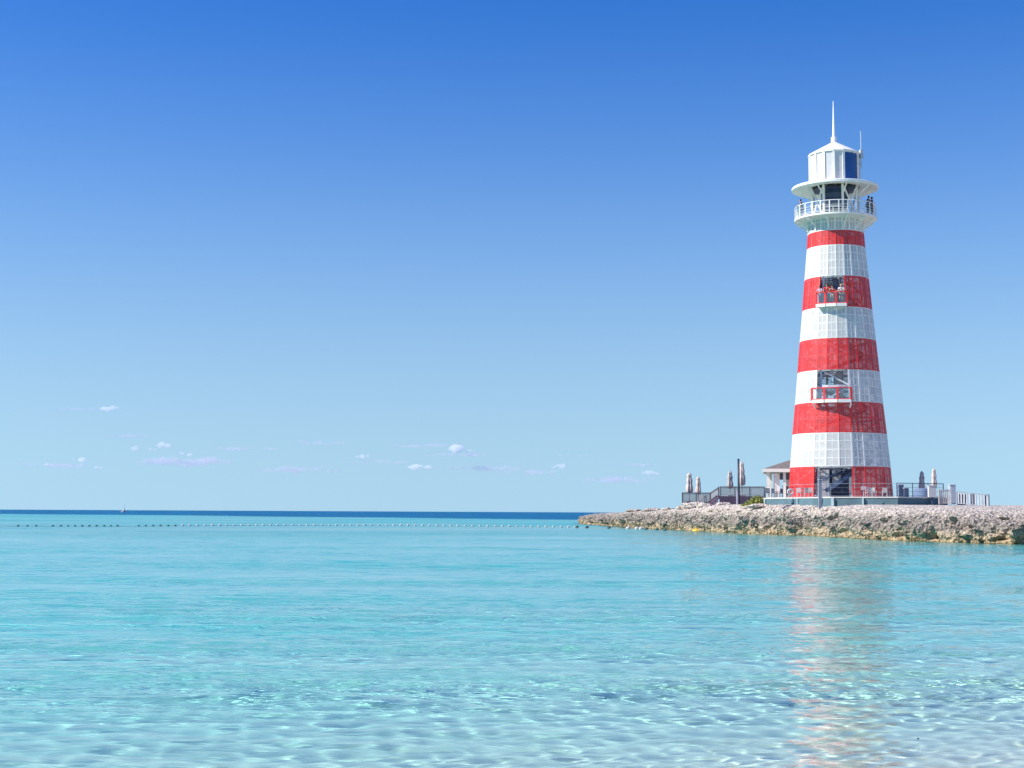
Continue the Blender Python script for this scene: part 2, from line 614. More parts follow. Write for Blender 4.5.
def build_rock():
    samp = []
    t = 0.0
    while t < len(coast) - 1:
        p = catmull(coast, t)
        q = catmull(coast, t + 0.01)
        sp = (q - p).length / 0.01
        samp.append((t, p))
        vis = 3.5 < t < 18.2
        t += (0.17 if vis else 1.2) / max(sp, 0.5)
    n = len(samp)
    pts = [s[1] for s in samp]
    nor = []
    for i in range(n):
        d = (pts[min(i + 12, n - 1)] - pts[max(i - 12, 0)]).normalized()
        nor.append(Vector((-d.y, d.x)))
    # smooth normals
    for _ in range(3):
        nor = [sum((nor[min(max(i + k, 0), n - 1)] for k in range(-20, 21, 4)), Vector((0, 0))).normalized() for i in range(n)]
    # cross section: offset inland, height share of the top
    prof = [(-0.9, -0.55), (-0.35, -0.2), (0.0, 0.0), (0.02, 0.06), (-0.05, 0.12), (-0.12, 0.18), (-0.15, 0.24), (-0.12, 0.31), (-0.05, 0.38),
            (0.06, 0.45), (0.2, 0.52), (0.36, 0.58), (0.55, 0.64), (0.78, 0.69), (1.02, 0.735), (1.28, 0.775), (1.6, 0.81), (1.95, 0.84), (2.35, 0.87),
            (2.8, 0.895), (3.3, 0.92), (3.9, 0.945), (4.6, 0.965), (5.4, 0.98), (6.4, 0.99), (7.6, 1.0)]
    vs, fs = [], []
    m = len(prof)
    bulge = []
    for i, (t, p) in enumerate(samp):
        top = np.interp(t, [k[0] for k in top_keys], [k[1] for k in top_keys])
        nv = nor[i]
        for j, (o, hh) in enumerate(prof):
            z = hh * top
            lowf = noise.noise(Vector((p.x * 0.12, p.y * 0.12, 3.1)))
            stp = np.interp(t, (7.5, 9.5, 14.0, 16.0), (1.0, 0.55, 0.62, 1.0))
            off = o * (1.0 + 0.5 * lowf) * stp + 0.5 * noise.noise(Vector((p.x * 0.23, p.y * 0.23, 9.0)))
            q = Vector((p.x + nv.x * off, p.y + nv.y * off, z))
            # coarse lumps, then clefts, then sharp small pitting, all pushed outward and up
            s1 = noise.fractal(q * 0.55, 1.0, 2.0, 3)
            vd = noise.voronoi(Vector((q.x * 1.15, q.y * 1.15, q.z * 0.35)))[0]
            cleft = (vd[1] - vd[0])
            vd2 = noise.voronoi(Vector((q.x * 2.4 + 5, q.y * 2.4, q.z * 1.1)))[0]
            cl2 = vd2[1] - vd2[0]
            s2 = noise.turbulence(q * 1.9, 3, True)
            amp = 1.0 if j > 1 else 0.4
            face = max(0.35, 1 - abs(hh - 0.4) * 1.2) if j < 17 else 0.35 * max(0.25, (26 - j) / 9)
            dout = amp * face * (0.6 * s1 + 1.0 * (min(cleft, 0.45) - 0.28) + 0.75 * (min(cl2, 0.4) - 0.2) + 0.25 * (s2 - 0.4))
            # caves and notches at the waterline
            nt = noise.noise(Vector((p.x * 0.62 + 4, p.y * 0.62, 1.7)))
            if nt > 0.22 and j < 10:
                dout -= min(0.75, (nt - 0.22) * 6) * (1 - abs(j - 4) / 6.5)
            pit = noise.noise(q * 1.15 + Vector((2, 8, 4)))
            if pit > 0.22 and j > 3:
                dout -= min(0.42, (pit - 0.22) * 3.2) * amp * min(1.0, face * 1.4)
            q.x -= nv.x * dout
            q.y -= nv.y * dout
            q.z += (0.55 * amp * face * (0.35 * s1 + 0.4 * (min(cleft, 0.45) - 0.25) + 0.25 * (min(cl2, 0.4) - 0.2)) if j > 3 else 0)
            if j > 12:
                q.z += 0.10 * noise.fractal(q * 1.3, 1.0, 2.1, 4) * min(1, (26 - j) / 6)
            vs.append(tuple(q))
    for i in range(n - 1):
        for j in range(m - 1):
            fs.append((i * m + j, (i + 1) * m + j, (i + 1) * m + j + 1, i * m + j + 1))
    # the flat inland: last row closed over the far side
    poly = [Vector(vs[i * m + m - 1]) for i in range(0, n)]
    idx = [i * m + m - 1 for i in range(0, n)]
    for c in (Vector((240, 80, 1.9)), Vector((240, 240, 1.9))):
        idx.append(len(vs))
        vs.append(tuple(c))
        poly.append(c)
    flat = [Vector((p.x, p.y, 0)) for p in poly]
    for tri in tessellate_polygon([flat]):
        fs.append(tuple(idx[k] for k in tri))
    mb = MB()
    mb.v, mb.f, mb.mi = vs, fs, [0] * len(fs)

    mt = bpy.data.materials.new('coral limestone')
    mt.use_nodes = True
    t = mt.node_tree
    nn = t.nodes
    bs = nn['Principled BSDF']
    bs.inputs['Roughness'].default_value = 0.92
    bs.inputs['Specular IOR Level'].default_value = 0.2
    geo = nn.new('ShaderNodeNewGeometry')
    sep = nn.new('ShaderNodeSeparateXYZ')
    t.links.new(geo.outputs['Position'], sep.inputs[0])
    nz = nn.new('ShaderNodeTexNoise')
    nz.inputs['Scale'].default_value = 0.9
    nz.inputs['Detail'].default_value = 6
    t.links.new(geo.outputs['Position'], nz.inputs['Vector'])
    # height plus noise drives tide zones: tan weed line, grey splash zone, pale dry top
    ma = nn.new('ShaderNodeMath')
    ma.operation = 'MULTIPLY_ADD'
    ma.inputs[1].default_value = 1.0
    t.links.new(nz.outputs['Fac'], ma.inputs[0])
    t.links.new(sep.outputs['Z'], ma.inputs[2])
    dv = nn.new('ShaderNodeMath')
    dv.operation = 'MULTIPLY'
    dv.inputs[1].default_value = 1 / 3.2
    t.links.new(ma.outputs[0], dv.inputs[0])
    rp = nn.new('ShaderNodeValToRGB')
    e = rp.color_ramp.elements
    e[0].position = 0.10
    e[0].color = (0.20, 0.15, 0.07, 1)
    e[1].position = 0.95
    e[1].color = (0.66, 0.595, 0.53, 1)
    for ps, c in ((0.18, (0.50, 0.38, 0.23)), (0.30, (0.52, 0.42, 0.30)), (0.40, (0.33, 0.28, 0.235)), (0.58, (0.36, 0.32, 0.275)), (0.74, (0.58, 0.515, 0.44))):
        x = e.new(ps)
        x.color = (*c, 1)
    t.links.new(dv.outputs[0], rp.inputs['Fac'])
    n2 = nn.new('ShaderNodeTexNoise')
    n2.inputs['Scale'].default_value = 4.5
    n2.inputs['Detail'].default_value = 8
    n2.inputs['Roughness'].default_value = 0.65
    t.links.new(geo.outputs['Position'], n2.inputs['Vector'])
    r2 = nn.new('ShaderNodeValToRGB')
    r2.color_ramp.elements[0].position = 0.34
    r2.color_ramp.elements[0].color = (0.36, 0.34, 0.34, 1)
    r2.color_ramp.elements[1].position = 0.58
    r2.color_ramp.elements[1].color = (1.12, 1.1, 1.08, 1)
    t.links.new(n2.outputs['Fac'], r2.inputs['Fac'])
    mx = nn.new('ShaderNodeMix')
    mx.data_type = 'RGBA'
    mx.blend_type = 'MULTIPLY'
    mx.inputs['Factor'].default_value = 1
    t.links.new(rp.outputs['Color'], mx.inputs['A'])
    t.links.new(r2.outputs['Color'], mx.inputs['B'])
    t.links.new(mx.outputs['Result'], bs.inputs['Base Color'])
    vo = nn.new('ShaderNodeTexVoronoi')
    vo.inputs['Scale'].default_value = 5
    t.links.new(geo.outputs['Position'], vo.inputs['Vector'])
    n3 = nn.new('ShaderNodeTexNoise')
    n3.inputs['Scale'].default_value = 9
    n3.inputs['Detail'].default_value = 8
    t.links.new(geo.outputs['Position'], n3.inputs['Vector'])
    ad = nn.new('ShaderNodeMath')
    ad.operation = 'ADD'
    t.links.new(vo.outputs['Distance'], ad.inputs[0])
    t.links.new(n3.outputs['Fac'], ad.inputs[1])
    bp = nn.new('ShaderNodeBump')
    bp.inputs['Strength'].default_value = 0.9
    bp.inputs['Distance'].default_value = 0.18
    t.links.new(ad.outputs[0], bp.inputs['Height'])
    t.links.new(bp.outputs[0], bs.inputs['Normal'])
    MATS['rock'] = mt
    o = mb.build('rocky_ground', mt, smooth=False)
    o['kind'] = 'structure'
    return o


ROCK = build_rock()
bpy.context.view_layer.update()
_dg = bpy.context.evaluated_depsgraph_get()
from mathutils.bvhtree import BVHTree
_bvh = BVHTree.FromObject(ROCK, _dg)


def ground(x, y, dflt=2.2):
    h = _bvh.ray_cast(Vector((x, y, 30)), Vector((0, 0, -1)))
    return h[0].z if h[0] is not None else dflt


# ------------------------------------------------------------------ lighthouse
def zfront(py, r, px=836.0):
    d = ray(px, py)
    k = (TL - r) / math.hypot(d.x, d.y)
    return H + d.z * k


def rpx(w, z):
    """radius in metres of something w pixels to each side at height z"""
    dep = TY * math.cos(PITCH) + (z - H) * math.sin(PITCH)
    return w * dep / F * math.cos(math.atan2(TX, TY))


Z0 = zfront(497.0, 4.4)
rad_tab = []
for py, w in ((497, 52.4), (466, 50.2), (432, 47.1), (401, 43.9), (369, 41.0), (338, 38.1), (306, 35.0), (276, 32.4), (244, 29.3), (230, 28.2), (214, 27.6)):
    z = zfront(py, 3.5)
    rad_tab.append((z, rpx(w, z)))


def rad(z):
    return float(np.interp(z, [a[0] for a in rad_tab], [a[1] for a in rad_tab]))


LH = thing('lighthouse', (TX, TY, Z0), 'tall red and white striped lighthouse clad in perforated panels on the rocky point', 'lighthouse')
NF = 24
BND = [14 + 15 * k for k in range(NF)]


def tp(deg, r, z):
    v = tdir(deg)
    return (v.x * r, v.y * r, z - Z0)


levels = [Z0]
for py in (466.3, 432.3, 401.7, 369.3, 337.8, 306.5, 275.5, 244.2, 229.8, 211.6):
    r_ = 3.4
    for _ in range(4):
        z = zfront(py, r_)
        r_ = rad(z)
    levels.append(z)
ROWS = [4, 4, 4, 4, 4, 4, 4, 4, 2, 2]


def facet_open(bi, k):
    a = BND[k % NF] + 7.5
    a = (a + 180) % 360 - 180
    if bi in (0, 3, 6) and -31 < a < 14:
        return True
    if bi in (3,) and (a > 179 or a < -151):
        return True
    return False


for bi in range(10):
    z0, z1 = levels[bi], levels[bi + 1]
    redb = bi in (0, 2, 4, 6, 8)
    nm_ = 'red_band' if redb else 'white_band'
    pm, fm = (M_rclad, M_red) if redb else (M_wclad, M_white)
    rows = ROWS[bi]
    g = 0.0
    mp, mf = MB(), MB()
    opens = [k for k in range(NF) if facet_open(bi, k)]
    start = (opens[-1] + 1) if opens else 0
    for kk in range(NF):
        k = (start + kk) % NF
        if facet_open(bi, k):
            if mp.v:
                b = mp.build(nm_, pm, LH)
                mf.build('panel_frame', fm, b)
                mp, mf = MB(), MB()
            continue
        a0, a1 = BND[k], BND[k] + 15
        pts = [[tp(a, rad(z), z) for a in (a0, a1)] for z in (z0 + 0.01, z1 - 0.01)]
        mp.add([pts[0][0], pts[0][1], pts[1][1], pts[1][0]], [(0, 1, 2, 3)])
        for q in range(rows + 1):
            z = z0 + (z1 - z0) * q / rows
            zz = min(max(z, z0 + 0.05), z1 - 0.05)
            mf.bar(tp(a0 + .3, rad(zz) + g, zz), tp(a1 - .3, rad(zz) + g, zz), 0.016, 0.06)
        for am, ww in ((a0 + 0.0, 0.12), (a0 + 7.5, 0.035)):
            rr = 0.0 if am == a0 else -rad(z0) * (1 - math.cos(R(7.5)))
            mf.bar(tp(am, rad(z0) + g + rr, z0 + 0.02), tp(am, rad(z1) + g + rr, z1 - 0.02), 0.030 if am == a0 else 0.022, ww, up=tdir(am + 90))
        if facet_open(bi, (k + 1) % NF):
            am = a1
            mf.bar(tp(am, rad(z0) + g, z0 + 0.02), tp(am, rad(z1) + g, z1 - 0.02), 0.16, 0.2, up=tdir(am + 90))
    if mp.v:
        b = mp.build(nm_, pm, LH)
        mf.build('panel_frame', fm, b)

# inner steel: columns, ring beams, braces
ztop = levels[-1]
cb = MB()
col_angles = [18 + 45 * k for k in range(8)]
col0 = None
for a in col_angles:
    c = MB()
    c.tube([tp(a, rad(z) - 0.35, z) for z in np.linspace(Z0, ztop, 8)], 0.11, 8)
    c.build('steel_column', M_steel, LH, smooth=True)
lv = []
for bi in range(9):
    z0, z1 = levels[bi], levels[bi + 1]
    n = 2 if bi < 8 else 1
    for q in range(n):
        lv.append(z0 + (z1 - z0) * q / n)
lv.append(levels[9])
for i, z in enumerate(lv):
    rb = MB()
    if i > 1:
        r = rad(z) - 0.35
        rb.lathe([(r - 0.08, -0.09), (r + 0.08, -0.09), (r + 0.08, 0.09), (r - 0.08, 0.09)], 24, (0, 0, z - Z0), closed=True, off=R(3))
        rb.build('ring_beam', M_steel, LH)
for i in range(len(lv) - 1):
    bm_ = MB()
    for k in range(8):
        a, a2 = col_angles[k], col_angles[(k + 1) % 8]
        if i % 2 == k % 2:
            a, a2 = a2, a
        mid = ((col_angles[k] + 22.5) + 180) % 360 - 180
        zb = lv[i]
        if -31 < mid < 20 and (zb < levels[1] - .1 or levels[6] - .1 < zb < levels[7] - .1):
            continue
        bm_.bar(tp(a, rad(lv[i]) - 0.35, lv[i]), tp(a2, rad(lv[i + 1]) - 0.35, lv[i + 1]), 0.1, 0.1)
    bm_.build('cross_bracing', M_steel, LH)

# helical stair round a slim core, with landings
st = MB()
nst = 150
zs = np.linspace(Z0 + 0.15, levels[9], nst)
for i, z in enumerate(zs):
    a = 205 + i * 12.0
    ro = 0.60 * rad(z)
    p0, p1 = Vector(tp(a, 0.55, z)), Vector(tp(a, ro, z))
    st.bar(p0, p1, 0.36, 0.05)
    if i % 2 == 0:
        st.bar(p1 + Vector((0, 0, 0.02)), p1 + Vector((0, 0, 1.0)), 0.035)
sa = MB()
sa.tube([tp(205 + i * 12.0, 0.62 * rad(z), z - 0.12) for i, z in enumerate(zs)], 0.16, 6)
sa.tube([tp(205 + i * 12.0, 0.60 * rad(z), z + 1.0) for i, z in enumerate(zs)], 0.035, 5)
stair = st.build('spiral_stair', M_steel, LH)
sa.build('stringer', M_dsteel, stair, smooth=True)
co = MB()
co.tube([(0, 0, 0), (0, 0, ztop - Z0 + 1.5)], 0.42, 16)
co.build('stair_core', M_core, LH, smooth=True)
for bi in (3, 6):
    fl = MB()
    z = levels[bi] + (0.12 if bi == 6 else 0.05)
    ro = rad(z) - 0.45
    a0 = math.atan2(tdir(-75).y, tdir(-75).x)
    fl.lathe([(ro * 0.62, -0.08), (ro, -0.08), (ro, 0.08), (ro * 0.62, 0.08)], 16, (0, 0, z - Z0), closed=True, a0=a0, a1=a0 + R(135))
    fl.build('landing', M_steel, LH)

# ground floor: inner wall panels, sloping dark stringer of the first flight, doorway board
for (a, w, h0, h1, rr) in ((-25, 0.75, 0.0, 2.3, 2.9), (-8, 0.7, 1.2, 2.35, 2.2), (24, 0.9, 0.0, 2.0, 3.2)):
    c = Vector(tp(a, rr, Z0))
    v = tdir(a)
    gw = MB()
    gw.box((c.x, c.y, (h0 + h1) / 2), (0.06, w, h1 - h0), math.atan2(v.y, v.x))
    gw.build('inner_panel', M_core, LH)
fs_ = MB()
fs_.bar(tp(-20, 3.5, Z0 + 0.5), tp(16, 3.7, Z0 + 2.0), 0.12, 0.34)
fs_.bar(tp(-20, 3.4, Z0 + 1.5), tp(16, 3.6, Z0 + 3.0), 0.06, 0.07)
fs_.build('stair_flight', M_dsteel, LH)
# flat dark blue panels standing inside the ground and upper openings
for (a, rr, z0, z1, w) in ((-3, 1.5, Z0, Z0 + 2.4, 1.6), (-2, 1.35, levels[6] + .2, levels[6] + 2.6, 0.5)):
    c = Vector(tp(a, rr, Z0))
    v = tdir(a)
    sh = MB()
    sh.box((c.x, c.y, (z0 + z1) / 2 - Z0), (0.08, w, z1 - z0), math.atan2(v.y, v.x))
    sh.build('dark_panel', M_dsteel, LH)

# two balconies on three facets
def balcony(zf, out):
    r0 = rad(zf) - 0.1
    r1 = rad(zf) + out
    # straight-sided slab, three sides outward
    angs = [-31, -16, -1, 14]
    mb = MB()
    th = 0.16
    top = [tp(a, r0, zf) for a in angs] + [tp(a, r1, zf) for a in angs[::-1]]
    n = len(top)
    bot = [(p[0], p[1], p[2] - th) for p in top]
    mb.add(top + bot, [tuple(range(n))[::-1], tuple(range(n, 2 * n))] + [(i, (i + 1) % n, n + (i + 1) % n, n + i) for i in range(n)])
    # white fascia plates
    for a, b in zip(angs[:-1], angs[1:]):
        mb.bar(tp(a + 0.6, r1 + 0.03, zf - 0.08), tp(b - 0.6, r1 + 0.03, zf - 0.08), 0.05, 0.27)
    B = mb.build('balcony', M_white, LH)
    for a in (-31, 14) if out > 0.5 else ():
        k = MB()
        k.bar(tp(a * 0.97, r1 - 0.06, zf - 0.18), tp(a * 0.97, rad(zf - 0.5) + 0.02, zf - 0.60), 0.09, 0.12)
        k.build('bracket', M_white, B)
    for a in angs:
        k = MB()
        v = tdir(a)
        c = tp(a, r1 - 0.02, zf)
        k.box((c[0], c[1], c[2] + 0.50), (0.10, 0.17, 1.06), math.atan2(v.y, v.x))
        k.build('railing_post', M_red, B)
    for a in (-31, 14):
        k = MB()
        k.bar(tp(a, r0 + 0.1, zf + 1.02), tp(a, r1, zf + 1.02), 0.06)
        k.build('side_rail', M_red, B)
        k = MB()
        k.bar(tp(a, r0 + 0.1, zf + 0.1), tp(a, r1, zf + 0.1), 0.05)
        k.build('side_rail', M_red, B)
    k = MB()
    for a, b in zip(angs[:-1], angs[1:]):
        k.bar(tp(a, r1, zf + 1.04), tp(b, r1, zf + 1.04), 0.07, 0.08)
    k.build('handrail', M_red, B)
    k = MB()
    for a, b in zip(angs[:-1], angs[1:]):
        k.bar(tp(a, r1, zf + 0.09), tp(b, r1, zf + 0.09), 0.05, 0.07)
    k.build('bottom_rail', M_red, B)
    for a, b in zip(angs[:-1], angs[1:]):
        g_ = MB()
        g_.bar(tp(a + 1, r1, zf + 0.56), tp(b - 1, r1, zf + 0.56), 0.015, 0.84)
        g_.build('glass_panel', M_glass, B)
    return r1


ZB1 = levels[3] + 0.12
ZB2 = levels[6] + 0.18
R_B1 = balcony(ZB1, 0.6)
R_B2 = balcony(ZB2, 0.48)

# gallery
ZG = zfront(211.5, 3.5)
RG = rpx(41.5, ZG)
gd = MB()
gd.lathe([(0.5, -0.02), (RG, 0), (RG, -0.15), (RG - 0.25, -0.19), (rad(ZG) - 0.02, -0.30)], 48, (0, 0, ZG - Z0))
GAL = gd.build('gallery_deck', M_white, LH)
bk = None
for k in range(12):
    a = -1 + 30 * k - 12
    b = MB()
    r0 = rad(levels[9] + .2) + 0.03
    prev = None
    pts = [tp(a, r0 + 0.02, levels[9] + 0.2), tp(a, r0 + 0.12, levels[9] + 0.62), tp(a, r0 + 0.42, ZG - 0.62), tp(a, RG - 0.2, ZG - 0.27)]
    for p, q in zip(pts[:-1], pts[1:]):
        b.bar(p, q, 0.10, 0.16)
    b.build('bracket', M_white, GAL)
NP = 28
for k in range(NP):
    a = 360 * k / NP + 5
    c = tp(a, RG - 0.07, ZG)
    b = MB()
    v = tdir(a)
    b.box((c[0], c[1], c[2] + 0.5), (0.06, 0.09, 1.06), math.atan2(v.y, v.x))
    b.build('railing_post', M_white, GAL)
hr = MB()
for zz, w in ((1.04, 0.035), (0.12, 0.025), (0.66, 0.016), (0.44, 0.016), (0.24, 0.016)):
    hr.lathe([((RG - 0.07) + w * math.cos(t), zz + w * math.sin(t)) for t in np.linspace(0, 2 * PI, 7)[:-1]], 56, (0, 0, ZG - Z0), closed=True)
hr.build('handrail', M_white, GAL)
ip = MB()
ip.lathe([(RG - 0.10, 0.14), (RG - 0.10, 1.0)], 56, (0, 0, ZG - Z0))
ip.build('mesh_infill', M_wmesh, GAL)

# watch room frame between gallery and canopy
ZC = zfront(181.5, 3.6)          # underside of the canopy rim
RC = rpx(43.6, ZC)
RL = rpx(25.0, ZC)
wr = MB()
wr.lathe([(RL * 0.50, 0.0), (RL * 0.50, ZC - ZG + .1)], 16, (0, 0, ZG - Z0))
WR = wr.build('watch_room', mat('dark blue watch room glass', (0.05, 0.08, 0.15), 0.25, var=0.3, scale=1.0), LH)
for k in range(8):
    a = -27 + 45 * k
    b = MB()
    c = tp(a, RL - 0.05, ZG)
    v = tdir(a)
    b.box((c[0], c[1], c[2] + (ZC - ZG + 0.15) / 2), (0.16, 0.17, ZC - ZG + 0.15), math.atan2(v.y, v.x))
    b.bar(tp(a, RL, ZC - 0.75), tp(a, RC - 0.5, ZC + 0.02), 0.07, 0.10)
    b.build('frame_post', M_white, WR)
    x = MB()
    if k != 0:
        x.bar(tp(a + 3, RL - 0.06, ZG + 0.1), tp(a + 42, RL - 0.06, ZC - 0.05), 0.09, 0.12)
        x.bar(tp(a + 42, RL - 0.07, ZG + 0.1), tp(a + 3, RL - 0.07, ZC - 0.05), 0.09, 0.12)
        x.build('cross_brace', M_white, WR)
for zz, hh in ((0.95, 0.34), (1.75, 0.42)):
    dk = MB()
    dk.lathe([(RL * 0.56, zz), (RL * 0.56, zz + hh)], 16, (0, 0, ZG - Z0))
    dk.build('window_strip', M_dsteel, WR)
dk = MB()
dk.lathe([(RL * 0.3, ZC - ZG - .02), (RL - 0.1, ZC - ZG - .02)], 16, (0, 0, ZG - Z0))
dk.build('soffit', M_dsteel, WR)
sl = MB()
c = tp(-8, RL * 0.62, ZG)
sl.box((c[0], c[1], c[2] + 0.95), (0.1, 1.3, 0.12), math.atan2(tdir(-8).y, tdir(-8).x))
sl.box((c[0], c[1], c[2] + 0.45), (0.1, 0.12, 0.9), math.atan2(tdir(-8).y, tdir(-8).x))
sl.build('counter', M_white, WR)

# canopy ring
cn = MB()
cn.lathe([(RL - 0.05, 0.30), (RL + 0.6, 0.36), (RC - 0.3, 0.30), (RC - 0.04, 0.25), (RC, 0.20), (RC, 0.03), (RC - 0.05, 0.0), (RC - 0.3, 0.06), (RL + 0.6, 0.16), (RL - 0.05, 0.18)], 64, (0, 0, ZC - Z0), closed=True)
cn.build('canopy_ring', M_white, LH, smooth=False)

# lantern room: sixteen sides, one blue window
ZL0, ZL1 = ZC + 0.3, zfront(150.3, 2.1)
RLT = rpx(25.3, ZL1)
lr = MB()
for k in range(16):
    a0, a1 = -1.5 + 22.5 * k, 21 + 22.5 * k
    if k in (1, 2):
        # sill and head round the opening
        for z0, z1 in ((ZL0, ZL0 + 0.18), (ZL1 - 0.12, ZL1)):
            lr.add([tp(a0, RLT, z0), tp(a1, RLT, z0), tp(a1, RLT, z1), tp(a0, RLT, z1)], [(0, 1, 2, 3)])
        continue
    lr.add([tp(a0, RLT, ZL0), tp(a1, RLT, ZL0), tp(a1, RLT, ZL1), tp(a0, RLT, ZL1)], [(0, 1, 2, 3)])
LR = lr.build('lantern_room', mat('grey white lantern panels', (0.55, 0.54, 0.53), 0.5, var=0.05), LH)
rb = MB()
for k in range(16):
    a = -1.5 + 22.5 * k
    if k == 2:
        continue
    rb.bar(tp(a, RLT + 0.01, ZL0), tp(a, RLT + 0.01, ZL1), 0.10, 0.20, up=tdir(a + 90))
rb.build('panel_rib', M_white, LR)
wn = MB()
aa = np.linspace(21, 66, 9)
lo = [tp(a, RLT - 0.06, ZL0 + 0.18) for a in aa]
hi = [tp(a, RLT - 0.06, ZL1 - 0.12 - 0.18 * max(0, (abs(a - 43.5) - 14) / 8.5) ** 2) for a in aa]
wn.add(lo + hi, [(i, i + 1, 9 + i + 1, 9 + i) for i in range(8)])
wn.build('window', M_lglass, LR)
rf = MB()
ZA = zfront(142.3, 0.2)
rf.lathe([(RLT * 0.9, 0.0), (RLT + 0.10, -0.03), (RLT + 0.10, 0.10), (0.28, ZA - ZL1), (0.0, ZA - ZL1)], 16, (0, 0, ZL1 - Z0), off=math.atan2(tdir(-1.5).y, tdir(-1.5).x))
RF = rf.build('lantern_roof', M_white, LH)
sp = MB()
ZS = zfront(101, 0)
z1 = zfront(137, 0.2)
sp.lathe([(0.26, -0.05), (0.26, z1 - ZA), (0.17, z1 - ZA + 0.03), (0.13, z1 - ZA + 0.3), (0.035, ZS - ZA), (0, ZS - ZA)], 12, (0, 0, ZA - Z0))
sp.build('spire', M_white, RF, smooth=False)
an = MB()
c = Vector(tp(84, RLT + 0.14, Z0))
za0, za1 = zfront(170, 0), zfront(133, 0)
an.tube([(c.x, c.y, za0 - Z0), (c.x, c.y, za1 - Z0)], 0.04, 6)
an.box((c.x, c.y, zfront(156, 0) - Z0), (0.28, 0.28, 0.75), 0.3)
an.bar(tp(84, RLT - 0.05, zfront(152, 0)), tp(84, RLT + 0.16, zfront(152, 0)), 0.08)
an.bar(tp(84, RLT - 0.05, zfront(166, 0)), tp(84, RLT + 0.16, zfront(166, 0)), 0.08)
an.build('antenna', mat('pale blue grey metal', (0.45, 0.5, 0.55), 0.5), LH)

# ------------------------------------------------------------------ people
def skin_obj(name, joints, edges, mt, parent, sub=1):
    me = bpy.data.meshes.new(name)
    me.from_pydata([j[0] for j in joints], edges, [])
    me.materials.append(mt)
    o = bpy.data.objects.new(name, me)
    COL.objects.link(o)
    md = o.modifiers.new('Skin', 'SKIN')
    md.use_smooth_shade = True
    for i, j in enumerate(joints):
        r = j[1]
        me.skin_vertices[0].data[i].radius = r if hasattr(r, '__len__') else (r, r)
    me.skin_vertices[0].data[0].use_root = True
    if sub:
        s_ = o.modifiers.new('Subdivision', 'SUBSURF')
        s_.levels = sub
        s_.render_levels = sub
    o.parent = parent
    return o


